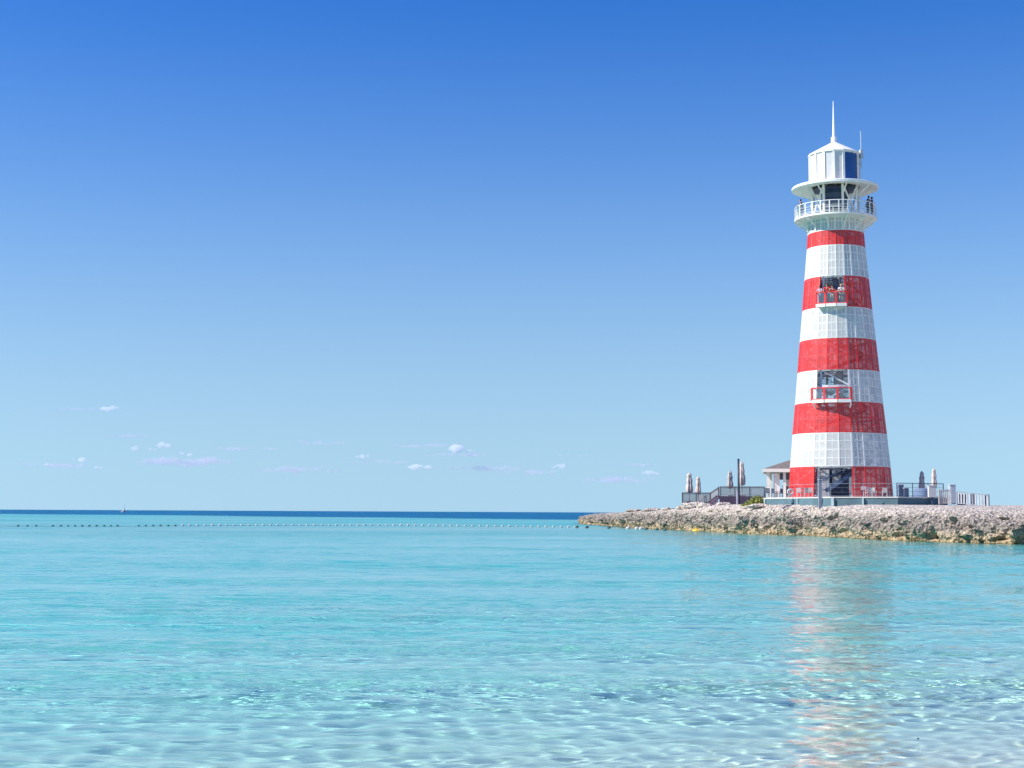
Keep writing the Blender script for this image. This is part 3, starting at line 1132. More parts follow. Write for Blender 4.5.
def person(loc, face_deg, label, shirt, legs, group, hair=None, pose='rail', h=1.7, hairlong=False, top_long=False):
    """a standing figure; faces +Y before it is turned so that it faces face_deg (degrees, tower convention)"""
    v = tdir(face_deg)
    rz = math.atan2(v.y, v.x) - PI / 2
    t = thing('person', loc, label, 'person', group, rz)
    k = h / 1.72
    def s(p):
        return (p[0] * k, p[1] * k, p[2] * k)
    lean = 0.10 if pose == 'rail' else 0.0
    pel, wst, chs, nck = (0, 0, 0.93), (0, lean * .3, 1.10), (0, lean * .8, 1.33), (0, lean, 1.47)
    hd0, hd1, hd2 = (0, lean + .03, 1.55), (0, lean + .045, 1.63), (0, lean + .02, 1.71)
    J = [(pel, (.15, .11)), (wst, (.135, .10)), (chs, (.17, .115)), (nck, .055), (hd0, (.065, .075)), (hd1, (.078, .098)), (hd2, (.055, .065))]
    E = [(0, 1), (1, 2), (2, 3), (3, 4), (4, 5), (5, 6)]
    arms = {}
    for sx in (-1, 1):
        sh_ = (sx * .20, lean * .85, 1.40)
        if pose == 'rail':
            el, wr_, hn = (sx * .27, lean + .14, 1.16), (sx * .20, lean + .36, 1.07), (sx * .19, lean + .44, 1.06)
        elif pose == 'phone':
            el, wr_, hn = (sx * .27, lean + .16, 1.20), (sx * .10, lean + .34, 1.42), (sx * .06, lean + .38, 1.49)
        else:
            el, wr_, hn = (sx * .26, -.03, 1.13), (sx * .27, .05, .88), (sx * .27, .07, .79)
        hip, kn, an_, to = (sx * .095, 0, .88), (sx * .11, .03, .49), (sx * .115, -.02, .09), (sx * .13, .13, .035)
        b = len(J)
        J += [(sh_, .058), (el, .042), (wr_, .032), (hn, (.04, .02)), (hip, .09), (kn, .06), (an_, .042), (to, (.045, .03))]
        E += [(2, b), (b, b + 1), (b + 1, b + 2), (b + 2, b + 3), (0, b + 4), (b + 4, b + 5), (b + 5, b + 6), (b + 6, b + 7)]
        for q, off in enumerate((-.03, -.01, .012, .03)):          # fingers
            J.append(((hn[0] + off, hn[1] + .055, hn[2] - .02 - .01 * (q % 3)), .009))
            E.append((b + 3, len(J) - 1))
        J.append(((hn[0] - sx * .05, hn[1] + .015, hn[2] + .005), .011))
        E.append((b + 3, len(J) - 1))
        arms[sx] = (sh_, el, wr_, hip, kn, an_)
    # nose
    J.append(((0, lean + .15, 1.62), (.012, .016)))
    E.append((5, len(J) - 1))
    J = [(s(p), tuple(x * k for x in r) if hasattr(r, '__len__') else r * k) for p, r in J]
    skin_obj('body', J, E, M_skin, t)
    # shirt
    g = 1.12
    SJ = [((0, 0, .90), (.165, .125)), (wst, (.15, .115)), (chs, (.185, .13)), ((0, lean * .95, 1.43), (.09, .08))]
    SE = [(0, 1), (1, 2), (2, 3)]
    for sx in (-1, 1):
        sh_, el = arms[sx][0], arms[sx][1]
        b = len(SJ)
        mid = tuple((x + y) / 2 for x, y in zip(sh_, el))
        SJ += [(sh_, .075), (mid if not top_long else el, .062)]
        SE += [(2, b), (b, b + 1)]
        if top_long:
            SJ.append((arms[sx][2], .045))
            SE.append((b + 1, len(SJ) - 1))
    SJ = [(s(p), tuple(x * k for x in r) if hasattr(r, '__len__') else r * k) for p, r in SJ]
    skin_obj('shirt', SJ, SE, shirt, t)
    LJ = [((0, 0, .95), (.16, .12))]
    LE = []
    for sx in (-1, 1):
        hip, kn, an_ = arms[sx][3:]
        b = len(LJ)
        LJ += [(hip, .108), (kn, .075), ((an_[0], an_[1], an_[2] + .05), .058)]
        LE += [(0, b), (b, b + 1), (b + 1, b + 2)]
    LJ = [(s(p), tuple(x * k for x in r) if hasattr(r, '__len__') else r * k) for p, r in LJ]
    skin_obj('trousers', LJ, LE, legs, t)
    hm = MB()
    hm.lathe([(0.0, .105), (.045, .10), (.078, .07), (.092, .02), (.09, -.04 if not hairlong else -.2), (.07, -.08 if not hairlong else -.24)], 12, s((0, lean + .012, 1.645)))
    hm.build('hair', hair or M_hair, t, smooth=True)
    return t


def on_tower(deg, r, z):
    v = tdir(deg)
    return (TX + v.x * r, TY + v.y * r, z)


dblue = cloth('navy cotton', (0.03, 0.06, 0.14))
dark = cloth('charcoal cotton', (0.03, 0.035, 0.05))
redc = cloth('bright red cotton', (0.6, 0.02, 0.03))
lav = cloth('lavender cotton', (0.42, 0.36, 0.5))
whc = cloth('white cotton', (0.78, 0.76, 0.74))
jean = cloth('blue denim', (0.10, 0.15, 0.28))
khaki = cloth('khaki cotton', (0.40, 0.33, 0.24))
person(on_tower(66, RG - 0.55, ZG), 66, 'person in navy standing on the top gallery beside the frame, right of centre', dblue, dark, 'people on the top gallery', pose='rail')
person(on_tower(83, RG - 0.42, ZG), 100, 'person in black at the far right end of the top gallery railing', dark, dark, 'people on the top gallery', pose='stand', h=1.78)
person(on_tower(-72, RG - 0.55, ZG), -72, 'dark haired person leaning at the far left end of the top gallery railing', dark, jean, 'people on the top gallery', pose='rail')
person(on_tower(-27, R_B2 - 0.42, ZB2), -25, 'person in a lavender top at the left end of the upper red balcony', lav, jean, 'people on the upper red balcony', pose='rail', h=1.66)
person(on_tower(-15.5, R_B2 - 0.42, ZB2), -10, 'taller dark haired person in red second from left on the upper balcony', redc, jean, 'people on the upper red balcony', pose='rail', h=1.78)
person(on_tower(-7, R_B2 - 0.42, ZB2), -6, 'shorter person in red, third from left on the upper balcony', redc, khaki, 'people on the upper red balcony', pose='phone', h=1.6, hair=cloth('brown hair', (0.13, 0.06, 0.03)))
person(on_tower(7, R_B2 - 0.42, ZB2), 2, 'person in a white shirt at the right end of the upper red balcony', whc, khaki, 'people on the upper red balcony', pose='rail', h=1.7, hair=cloth('fair hair', (0.45, 0.3, 0.14)))

# ------------------------------------------------------------------ platform round the tower
ZP = Z0 - 0.02
base = [(xat(763, 131), 131.0), (xat(831, 118.8), 118.8), (xat(898, 116.5), 116.5), (xat(945, 118.5), 118.5), (xat(948, 140), 140), (xat(775, 142), 142)]
PC = (TX, TY, 0.9)


def prism(pts, z0, z1, mb, mi=0):
    n = len(pts)
    vs = [(p[0], p[1], z0) for p in pts] + [(p[0], p[1], z1) for p in pts]
    mb.add(vs, [tuple(range(n))[::-1], tuple(range(n, 2 * n))] + [(i, (i + 1) % n, n + (i + 1) % n, n + i) for i in range(n)], mi)


pt = thing('platform', PC, 'teal grey plinth wall with white coping under the lighthouse', 'platform')
pw = MB()
prism([(x - PC[0], y - PC[1]) for x, y in base], 0.0, ZP - 0.9 - 0.10, pw)
pw.build('retaining_wall', M_teal, pt)
pc = MB()
prism([((x - PC[0]) * 1.006, (y - PC[1]) * 1.006) for x, y in base], ZP - 0.9 - 0.10, ZP - 0.9, pc)
pc.build('coping', M_conc, pt)
for (px, w) in ((764.3, 0.28), (797, 0.12), (831.5, 0.22), (862, 0.12)):
    # pilasters on the front wall; the leftmost paints the sunlit wall return pale
    a, b = (Vector(base[0]), Vector(base[1])) if px < 831 else (Vector(base[1]), Vector(base[2]))
    f = 0.0
    while f < 1 and 512 + F * a.lerp(b, f).x / a.lerp(b, f).y < px:
        f += 0.005
    q = a.lerp(b, f)
    pl = MB()
    pl.box((q.x - PC[0], q.y - PC[1] - 0.08, (ZP - 0.9 - 0.1) / 2), (w, 0.2, ZP - 0.9 - 0.11), math.atan2(b.y - a.y, b.x - a.x))
    pl.build('pilaster', mat('pale teal render', (0.36, 0.47, 0.48), 0.8, var=0.1), pt)


def railing(name, pts, h, label, cat, post_m, rail_m, infill, step=1.6, pw=0.07, mids=(), group=None, bottom=0.08):
    """a run of railing along world points (each on the ground): posts are parts, rail and infill too"""
    p0 = Vector(pts[0])
    t = thing(name, p0, label, cat, group)
    pr = MB()
    inf = MB()
    for a, b in zip(pts[:-1], pts[1:]):
        a, b = Vector(a) - p0, Vector(b) - p0
        L = (b - a).length
        n = max(1, round(L / step))
        for i in range(n + (1 if Vector(pts[-1]) - p0 == b else 0)):
            c = a.lerp(b, i / n)
            k = MB()
            k.box((c.x, c.y, c.z + h / 2), (pw, pw, h), math.atan2(b.y - a.y, b.x - a.x))
            k.build('post', post_m, t)
        up = Vector((0, 0, h))
        pr.bar(a + up, b + up, pw * 1.1, pw)
        pr.bar(a + Vector((0, 0, bottom)), b + Vector((0, 0, bottom)), pw * .6, pw * .6)
        for mz in mids:
            pr.bar(a + up * mz, b + up * mz, pw * .35, pw * .35)
        u = [a + Vector((0, 0, bottom)), b + Vector((0, 0, bottom)), b + up * 0.98, a + up * 0.98]
        inf.add(u, [(0, 1, 2, 3)])
    pr.build('rail', rail_m, t)
    if infill:
        inf.build('infill_mesh', infill, t)
    return t


def pz(px, Y, z):
    return (xat(px, Y), Y, z)


railing('cable_railing', [pz(764, 131.2, ZP), pz(831, 119.1, ZP), pz(897, 116.9, ZP)], 1.05, 'thin grey cable railing along the plinth edge in front of the lighthouse', 'railing', M_gsteel, M_gsteel, None, step=2.4, pw=0.03, mids=(.35, .7))
railing('cable_railing', [pz(897.5, 116.9, ZP), pz(944, 118.6, ZP)], 1.07, 'thin grey railing right of the lighthouse, in front of the closed parasols', 'railing', M_dsteel, M_dsteel, M_wmesh, step=1.7, pw=0.05, mids=(.4, .7))

# wide grey post standing in front of the doorway
gz = ground(xat(820.3, 117.6), 117.6) - .05
gp = thing('gate_post', (xat(820.3, 117.6), 117.6, gz), 'wide grey post standing before the lighthouse doorway', 'post')
b = MB()
hh = P(820, 480, 117.6).z - gz
b.box((0, 0, hh / 2), (0.24, 0.24, hh))
b.build('shaft', mat('lilac grey paint', (0.27, 0.27, 0.32), 0.7), gp)
b = MB()
b.box((0, 0, hh + 0.03), (0.30, 0.30, 0.06))
b.build('cap', M_conc, gp)

# ------------------------------------------------------------------ pavilion left of the tower
YP = 133.0
pz0 = ZP
pcx, pcy = xat(797, YP + 3.3), YP + 3.3
PV = thing('pavilion', (pcx, pcy, pz0), 'small white open pavilion with grey shingled hip roof left behind the lighthouse', 'pavilion', None, -math.atan2(xat(766, YP), YP))
xl = -(797 - 768.5) * (YP + 0.6) / F
eav = P(770, 471.0, YP).z - pz0
wid = -2 * xl
for (dx, dy) in ((xl, -3.2), (xl, 3.0), (-xl, -3.2), (-xl, 3.0), (xl + 1.45, -3.2), (xl + 0.25, 0)):
    k = MB()
    k.box((dx, dy, eav / 2), (0.24, 0.24, eav))
    k.build('column', M_white, PV)
k = MB()
k.box((xl + 0.75, -3.1, eav * 0.46), (0.55, 0.12, eav * .92))
k.build('wall_panel', M_white, PV)
k = MB()
k.box((-xl * .2, 3.0, eav * 0.5), (wid * .55, 0.12, eav))
k.build('wall_panel', M_white, PV)
k = MB()
ov = 0.42
z0 = eav
for a, b_ in (((xl - ov, -3.2 - ov), (-xl + ov, -3.2 - ov)), ((-xl + ov, -3.2 - ov), (-xl + ov, 3 + ov)), ((-xl + ov, 3 + ov), (xl - ov, 3 + ov)), ((xl - ov, 3 + ov), (xl - ov, -3.2 - ov))):
    k.bar((*a, z0 + 0.06), (*b_, z0 + 0.06), 0.1, 0.30)
k.build('fascia', M_white, PV)
k = MB()
q = ov + 0.04
top = P(790, 460.5, YP + 3).z - pz0
k.add([(xl - q, -3.2 - q, z0 + .2), (-xl + q, -3.2 - q, z0 + .2), (-xl + q, 3 + q, z0 + .2), (xl - q, 3 + q, z0 + .2), (xl + 2.6, -0.1, top + .25), (-xl - 2.6, -0.1, top + .25)],
      [(0, 1, 5, 4), (1, 2, 5), (2, 3, 4, 5), (3, 0, 4), (3, 2, 1, 0)])
k.build('roof', M_shing, PV)
k = MB()
k.box((xl + 2.2, -2.9, 1.05), (1.9, 0.5, 0.08))
k.box((xl + 2.2, -2.95, 0.5), (1.8, 0.4, 1.0))
k.build('bar_counter', M_teal, PV)
k = MB()
k.box((xl + 2.25, -2.4, 2.12), (0.75, 0.08, 0.42))
k.build('screen', M_dsteel, PV)
k = MB()
k.box((xl + 2.1, 2.0, eav - 0.35), (2.2, 0.1, 0.6))
k.build('hanging_board', mat('slate blue board', (0.16, 0.18, 0.25), 0.7), PV)

# ------------------------------------------------------------------ timber decks on the left
YD = 158.0
zd = P(690, 502.0, YD).z
xl0, xl1 = xat(682, YD), xat(710, YD)


def timber_deck(name, x0, x1, y0, y1, z, zbase, label, skirt):
    rz = -math.atan2(x0, y0)
    w = (x1 - x0) / math.cos(rz)
    t = thing(name, (x0 + w / 2 * math.cos(rz), y0 + w / 2 * math.sin(rz), zbase), label, 'deck', None, rz)
    k = MB()
    nb = int((y1 - y0) / 0.15)
    for i in range(nb):
        k.box((0, (i + .5) * 0.15, z - zbase - 0.03), (w, 0.14, 0.05))
    k.build('deck_boards', M_timber, t)
    k = MB()
    k.box((0, 0.06, (z - zbase - 0.06) / 2), (w, 0.08, z - zbase - 0.06))
    k.box((-w / 2 + 0.04, (y1 - y0) / 2, (z - zbase - 0.06) / 2), (0.08, y1 - y0 - .2, z - zbase - 0.06))
    k.box((w / 2 - 0.04, (y1 - y0) / 2, (z - zbase - 0.06) / 2), (0.08, y1 - y0 - .2, z - zbase - 0.06))
    k.build('skirt', skirt, t)
    return t


timber_deck('timber_deck', xl0, xl1, YD, YD + 6, zd, 2.2, 'low brown timber deck at the left end of the terraces', M_timber)
YU = 150.0
zu = P(735, 496.0, YU).z
xu0, xu1 = xat(719.5, YU), xat(765, YU)
timber_deck('timber_deck', xu0, xu1, YU, YU + 8, zu, 2.2, 'raised timber deck with dark purple skirt beside the shrub', M_timber2)
railing('timber_railing', [(xat(682.6, YD + 5.5), YD + 5.5, zd), (xat(682.4, YD + .1), YD + .1, zd), (xl1, YD + .1 - (xl1 - xl0) * xl0 / YD, zd)], P(690, 493.0, YD).z - zd, 'brown railing with wire mesh round the low deck', 'railing', M_timber, M_timber, M_mesh, step=1.55, pw=0.10)
ZUH = P(735, 487.0, YU).z - zu
railing('timber_railing', [(xu0 + .1, YU + .1, zu), (xu1 - .1, YU + .1 - (xu1 - xu0) * xu0 / YU, zu)], ZUH, 'brown railing with wire mesh along the raised deck', 'railing', M_timber, M_timber, M_mesh, step=1.4, pw=0.10)
# stair flight between the decks
sA = Vector((xl1 + .02, YD - .5, zd))
sB = Vector((xu0 - .02, YU + .3, zu))
stt = thing('timber_stair', sA, 'short timber stair with sloping rail joining the two decks', 'stair')
k = MB()
a, b = Vector((0, 0, -.12)), sB - sA + Vector((0, 0, -.1))
k.bar(a, b, 0.12, 0.34)
k.bar(a + Vector((0, 1.2, 0)), b + Vector((0, 1.2, 0)), 0.12, 0.34)
k.add([a + Vector((0, .6, -.9)), b + Vector((0, .6, -1.4)), b + Vector((0, .6, 0)), a + Vector((0, .6, 0))], [(0, 1, 2, 3)])
k.build('stringer', M_timber2, stt)
k = MB()
for i in range(5):
    p = a.lerp(b, (i + .5) / 5)
    k.box((p.x, p.y + .6, p.z + .18), (0.34, 1.2, 0.05))
k.build('tread', M_timber, stt)
k = MB()
ra, rb_ = a + Vector((0, 0, 1.08)), b + Vector((0, 0, ZUH + .02))
k.bar(ra, rb_, 0.11, 0.10)
k.build('handrail', M_timber, stt)
k = MB()
k.add([a + Vector((0, 0, .2)), b + Vector((0, 0, .2)), rb_, ra], [(0, 1, 2, 3)])
k.build('infill_mesh', M_mesh, stt)
for f in (0.0, 1.0):
    k = MB()
    p = a.lerp(b, f)
    k.box((p.x, p.y, p.z + .5), (0.1, 0.1, 1.1))
    k.build('post', M_timber, stt)

# ------------------------------------------------------------------ closed parasols
def parasol(px, ytip, ybase, Y, zfoot, label, m, wpx=5.0, lean=0.0, skirt_frac=0.30):
    base_ = Vector((xat(px, Y), Y, zfoot))
    tip = P(px, ytip, Y).z - zfoot
    t = thing('closed_parasol', base_, label, 'parasol', 'closed parasols on the terraces')
    w = wpx * Y / F / 2
    k = MB()
    k.tube([(0, 0, 0), (0, 0, tip - 0.05)], 0.035, 8)
    k.build('pole', M_wood, t, smooth=True)
    k = MB()
    k.box((0, 0, 0.05), (0.6, 0.6, 0.1))
    k.tube([(0, 0, 0.1), (0, 0, 0.35)], 0.06, 8)
    k.build('base', M_steel, t)
    k = MB()
    sd_ = random.random() * 9
    zb = tip * skirt_frac
    prof = []
    for f, r in ((0, .62), (.04, .85), (.15, 1.0), (.3, .95), (.42, .80), (.46, .72), (.5, .80), (.62, .84), (.72, .70), (.79, .56), (.83, .74), (.88, .55), (.94, .26), (1, .05)):
        prof.append((r * w, zb + (tip - zb) * f))
    k.lathe(prof, 24, star=lambda kk, r, z: r * (1.0 + (0.28 if kk % 4 == 0 else -0.14 if kk % 4 == 2 else 0) + 0.30 * noise.noise(Vector((kk * .7, z * 1.3, sd_)))))
    for i in range(len(k.v)):
        x, y, z = k.v[i]
        k.v[i] = (x + lean * (z / tip) ** 2, y, z)
    k.build('folded_canopy', m, t, smooth=True)
    k = MB()
    k.lathe([(0.74 * w * 1.1, -.05), (0.78 * w * 1.1, 0), (0.74 * w * 1.1, .05)], 12, (0, 0, zb + (tip - zb) * .46))
    k.build('tie_strap', M_canvas2, t)
    return t


parasol(689.5, 472.2, 502, YD + 2.5, zd, 'fuller beige closed parasol at the far left end of the low deck', M_canvas, 6.0)
parasol(698.5, 475.8, 502, YD + 3.5, zd, 'slimmer beige closed parasol standing second from left on the low deck', M_canvas, 4.6)
parasol(730.3, 469.8, 496, YU + 3.5, zu, 'short closed parasol on the raised deck, left of the dark pole', M_canvas2, 5.0)
parasol(742.3, 460.6, 496, YU + 1.0, zu, 'tallest closed parasol, just right of the dark pole', M_canvas, 5.4)
parasol(922.3, 470.6, 497, 125.0, ZP, 'closed parasol right of the lighthouse with a shadowed blue side', M_canvas2, 5.0, lean=0.03)
parasol(934.8, 467.6, 497, 123.0, ZP, 'pale closed parasol above the white box right of the lighthouse', M_canvas, 4.6)

# dark pole
Yp = 147.0
pbz = ground(xat(739, Yp), Yp)
pl = thing('dark_pole', (xat(739, Yp), Yp, pbz - 0.05), 'tall plain navy pole standing before the raised deck', 'pole')
hh = P(739, 458.5, Yp).z - pbz
k = MB()
k.tube([(0, 0, 0), (0, 0, hh * .99)], [.115, .105], 12)
k.build('shaft', M_navy, pl, smooth=True)
k = MB()
k.lathe([(.12, hh * .985), (.12, hh * 1.0), (0, hh * 1.01)], 12)
k.build('cap', M_navy, pl)
k = MB()
k.box((0, 0, .06), (.42, .42, .06))
k.build('base_plate', M_navy, pl)
# short pale post beside it
pp = thing('pale_post', (xat(737.3, Yp - .6), Yp - .6, pbz - 0.05), 'short pale lilac post at the foot of the dark pole', 'post')
k = MB()
k.box((0, 0, .75), (.16, .16, 1.5))
k.build('shaft', mat('pale lilac paint', (0.5, 0.48, 0.55), 0.7), pp)
k = MB()
k.box((0, 0, 1.52), (.2, .2, .05))
k.build('cap', M_conc, pp)

# ------------------------------------------------------------------ chairs, life ring
def chair(loc, rz, label, group, m):
    t = thing('terrace_chair', loc, label, 'chair', group, rz)
    t.scale = (.85, .85, .76)
    k = MB()
    k.box((0, 0, .44), (.46, .46, .04))
    k.build('seat', m, t)
    k = MB()
    for i in range(5):
        k.box((-.18 + .09 * i, .22 + .02, .68), (.06, .03, .44))
    k.box((0, .24, .92), (.46, .04, .06))
    k.build('backrest', m, t)
    for sx in (-1, 1):
        for sy in (-1, 1):
            g = MB()
            g.bar((sx * .2, sy * .2, 0), (sx * .2, sy * .2, .43), .04)
            g.build('leg', m, t)
        g = MB()
        g.bar((sx * .23, -.2, .64), (sx * .23, .24, .66), .05, .03)
        g.bar((sx * .22, -.2, .42), (sx * .23, -.2, .64), .035)
        g.build('armrest', m, t)
    return t


ch = chair((xat(702.5, YD + 2), YD + 2, zd), 2.4, 'white slatted chair on the low deck, the left of a pair', 'white chairs on the low deck', M_plast)
dup(ch, (xat(706.5, YD + 2.3), YD + 2.3, zd), 0.5, 'white slatted chair on the low deck, nearer the stair')
c2 = chair((xat(799.5, 120.6), 120.6, ZP), 2.7, 'white chair before the red cladding, next to the life ring', 'white chairs by the lighthouse foot', M_plast)
for px, Y, rz, lb in ((805.5, 120.5, 3.6, 'white chair second from the life ring before the red cladding'), (811, 120.2, 2.9, 'white chair beside the lighthouse doorway, farthest from the life ring'),
                      (869, 118.6, 3.3, 'white chair before the shaded red cladding, left of its pair'), (874, 118.7, 2.6, 'white chair before the shaded red cladding, middle of three'),
                      (885, 118.9, 3.0, 'white chair at the right edge of the lighthouse base'),
                      (771.5, 124.0, 2.2, 'white chair standing in front of the white pavilion')):
    dup(c2, (xat(px, Y), Y, ZP), rz, lb)
for px, Y, rz, lb in ((767, 123.5, 3.3, 'dark chair at the left corner of the plinth'), (775, 124.5, 2.0, 'dark chair below the pavilion bar'), (779.8, 125.2, 3.9, 'dark chair between pavilion and lighthouse')):
    if lb.startswith('dark chair at'):
        c3 = chair((xat(px, Y), Y, ZP), rz, lb, 'dark chairs by the pavilion', M_dsteel)
    else:
        dup(c3, (xat(px, Y), Y, ZP), rz, lb)
lr_ = thing('life_ring', (xat(790.7, 120.0), 120.0, ZP), 'white life ring propped upright before the lighthouse corner', 'life ring')
k = MB()
rr_, r2 = .20, .075
vs = []
for i in range(24):
    A = 2 * PI * i / 24
    for j in range(10):
        B = 2 * PI * j / 10
        q = rr_ + r2 * math.cos(B)
        vs.append((q * math.cos(A), r2 * math.sin(B), .38 + q * math.sin(A)))
k.add(vs, [(i * 10 + j, ((i + 1) % 24) * 10 + j, ((i + 1) % 24) * 10 + (j + 1) % 10, i * 10 + (j + 1) % 10) for i in range(24) for j in range(10)])
k.build('ring', M_plast, lr_, smooth=True)
k = MB()
k.box((0, .1, .3), (.07, .05, .6))
k.box((0, .02, .05), (.4, .3, .1))
k.build('stand', M_conc, lr_)

# ------------------------------------------------------------------ right hand fences and boxes
def slatted(name, a, b, h, label, cat, m, gap=0.5, step=0.16, thick=0.03, drop=None, frame_m=None, holes=()):
    """vertical slat fence from a to b (world points at its foot)"""
    a, b = Vector(a), Vector(b)
    t = thing(name, a, label, cat)
    d = b - a
    L = Vector((d.x, d.y, 0)).length
    rz = math.atan2(d.y, d.x)
    k = MB()
    n = max(2, round(L / step))
    for i in range(n):
        f = (i + .5) / n
        if any(h0 < f < h1 for h0, h1 in holes):
            continue
        p = d * f
        k.box((p.x, p.y, p.z + h / 2 + .03), (step * (1 - gap), thick, h - .06), rz)
    k.build('slats', m, t)
    k = MB()
    k.bar((0, 0, h), d + Vector((0, 0, h)), .06, .06)
    k.bar((0, 0, .10), d + Vector((0, 0, .10)), .05, .06)
    k.build('rail', frame_m or m, t)
    np_ = max(1, round(L / 1.6))
    for i in range(np_ + 1):
        p = d * (i / np_)
        g = MB()
        g.box((p.x, p.y, p.z + h / 2), (.09, .09, h), rz)
        g.build('post', frame_m or m, t)
    return t


def gpt(px, Y, py=None):
    x = xat(px, Y)
    return (x, Y, P(px, py, Y).z if py else ground(x, Y))


Yg = 113.0
slatted('slatted_gate', gpt(939.5, Yg, 504.5), gpt(950.5, Yg, 504.2), 1.08, 'pale bleached wood slat gate below the white box', 'gate', M_wood, gap=.42, step=.15)
sp_ = thing('grey_cabinet', gpt(953.6, Yg - .2, 504.2), 'tall grey cabinet standing right of the slatted gate', 'cabinet')
hh = P(953, 485.2, Yg).z - sp_.location.z
k = MB()
k.box((0, .3, hh / 2), (.40, .6, hh))
k.build('body', mat('blue grey sheet', (0.35, 0.40, 0.46), 0.6), sp_)
k = MB()
k.box((0.02, -.01, hh * .5), (.30, .03, hh * .86))
k.build('door', mat('lighter grey sheet', (0.45, 0.48, 0.52), 0.6), sp_)
k = MB()
k.box((0, .3, hh + .02), (.46, .66, .04))
k.build('lid', M_conc, sp_)
slatted('picket_fence', gpt(957.5, 109.5, 504.3), gpt(989, 106.5, 508.1), 0.93, 'white picket fence with grey rail running down to the right end', 'fence', mat('greyed white boards', (0.36, 0.37, 0.39), 0.7, var=0.12), gap=.5, step=.30, frame_m=M_gsteel)
# dark blocks behind the slats, painting the darkness of the fence openings
for px, Y, lb in ((962, 110.5, 'dark blue block behind the left end of the picket fence'), (973.5, 109.3, 'dark blue block painting the dark opening in the middle of the picket fence'), (986.3, 108.0, 'dark blue block painting the dark opening at the right end of the picket fence')):
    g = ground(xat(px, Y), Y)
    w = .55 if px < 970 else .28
    bx = thing('dark_gap_block', (xat(px, Y), Y, g - .05), lb, 'box', 'dark blocks behind the picket fence')
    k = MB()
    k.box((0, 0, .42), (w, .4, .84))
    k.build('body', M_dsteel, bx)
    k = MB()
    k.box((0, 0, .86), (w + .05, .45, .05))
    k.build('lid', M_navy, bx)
# white box on a post
wbx = thing('white_box', (xat(932.3, 117.4), 117.4, ZP - 1.1), 'white cabinet on a dark leg in front of the pale parasol', 'box')
z0, z1 = P(932, 497.2, 117.4).z - wbx.location.z, P(932, 486.0, 117.4).z - wbx.location.z
k = MB()
k.box((0, 0, (z0 + z1) / 2), (.56, .4, z1 - z0))
k.build('body', M_plast, wbx)
k = MB()
k.box((0, 0, z1 + .02), (.62, .46, .04))
k.build('lid', M_conc, wbx)
k = MB()
k.box((0.06, .05, z0 / 2), (.14, .14, z0))
k.build('leg', M_dsteel, wbx)
# cabinets right of the tower, their blue shadow painted in as slate and navy
for px, w, ytop, Y, lb in ((901, .42, 484.6, 119.5, 'taller service cabinet, painted shadow blue, just right of the lighthouse'), (906.5, .34, 488.3, 119.0, 'lower navy service cabinet next to the taller one')):
    q = thing('service_cabinet', (xat(px, Y), Y, ZP), lb, 'cabinet', 'cabinets right of the lighthouse')
    hh = P(px, ytop, Y).z - ZP
    k = MB()
    k.box((0, 0, hh / 2), (w, .4, hh))
    k.build('body', mat('slate blue shadow tone', (0.16, 0.23, 0.32), 0.6) if w > .4 else M_dsteel, q)
    k = MB()
    k.box((0, 0, hh + .02), (w + .06, .46, .05))
    k.build('lid', M_steel, q)
    k = MB()
    k.box((0, -.21, hh * .5), (w * .8, .03, hh * .8))
    k.build('door', M_dsteel, q)
# base of the shaded parasol, its blue shadow painted on as colour
tp_ = thing('shadowed_parasol_base', (xat(922.5, 122), 122, ZP), 'base at the foot of the shaded parasol, its blue shadow painted on', 'parasol base')
k = MB()
for i, (r, z) in enumerate(((.75, 0), (.62, .4), (.5, .72), (.3, .78))):
    pass
k.lathe([(.80, 0), (.68, .35), (.55, .74), (.0, .78)], 24, star=lambda kk, r, z: r * (1 + .08 * (kk % 2) * (1 - z)))
k.build('cloth', cloth('slate blue shade tone', (0.14, 0.20, 0.30)), tp_, smooth=True)  # drawn as the shadowed base; slate blue stands for its shade
# small sign on the platform railing, blank pink board
sg = thing('notice_board', (xat(864, 116.8), 116.8, ZP), 'small pale pink notice board hung on the railing before the shaded cladding', 'notice')
k = MB()
k.box((0, -.05, .66), (.42, .03, .28))
k.build('board', mat('pale pink board', (0.72, 0.55, 0.55), 0.6), sg)
k = MB()
k.box((0, -.02, .4), (.04, .03, .8))
k.build('stake', M_steel, sg)

# ------------------------------------------------------------------ shrub by the plinth
def shrub(name, loc, label, r, h, n, m):
    t = thing(name, loc, label, 'shrub')
    k = MB()
    for i in range(9):
        a = random.uniform(0, 2 * PI)
        q = random.uniform(.3, .9)
        k.tube([(0.1 * math.cos(a), .1 * math.sin(a), 0), (r * .5 * q * math.cos(a), r * .5 * q * math.sin(a), h * .45), (r * q * math.cos(a), r * q * math.sin(a), h * .85)], [.025, .015, .006], 5)
    k.build('stems', M_bark, t)
    for mm, cnt in ((m, n), (M_leaf2, n // 2)):
        k = MB()
        for i in range(cnt):
            a = random.uniform(0, 2 * PI)
            rr = r * math.sqrt(random.random())
            z = h * (0.12 + .88 * random.random() * (1 - .45 * (rr / r) ** 2))
            c = Vector((rr * math.cos(a), rr * math.sin(a) * .8, z))
            d = Vector((random.gauss(0, 1), random.gauss(0, 1), random.gauss(.5, .7))).normalized() * random.uniform(.10, .2)
            s_ = d.cross(Vector((random.gauss(0, 1), random.gauss(0, 1), random.gauss(0, 1)))).normalized() * random.uniform(.03, .06)
            k.add([c, c + d * .5 + s_, c + d, c + d * .5 - s_], [(0, 1, 2, 3)])
        k.build('leaves', mm, t)
    return t


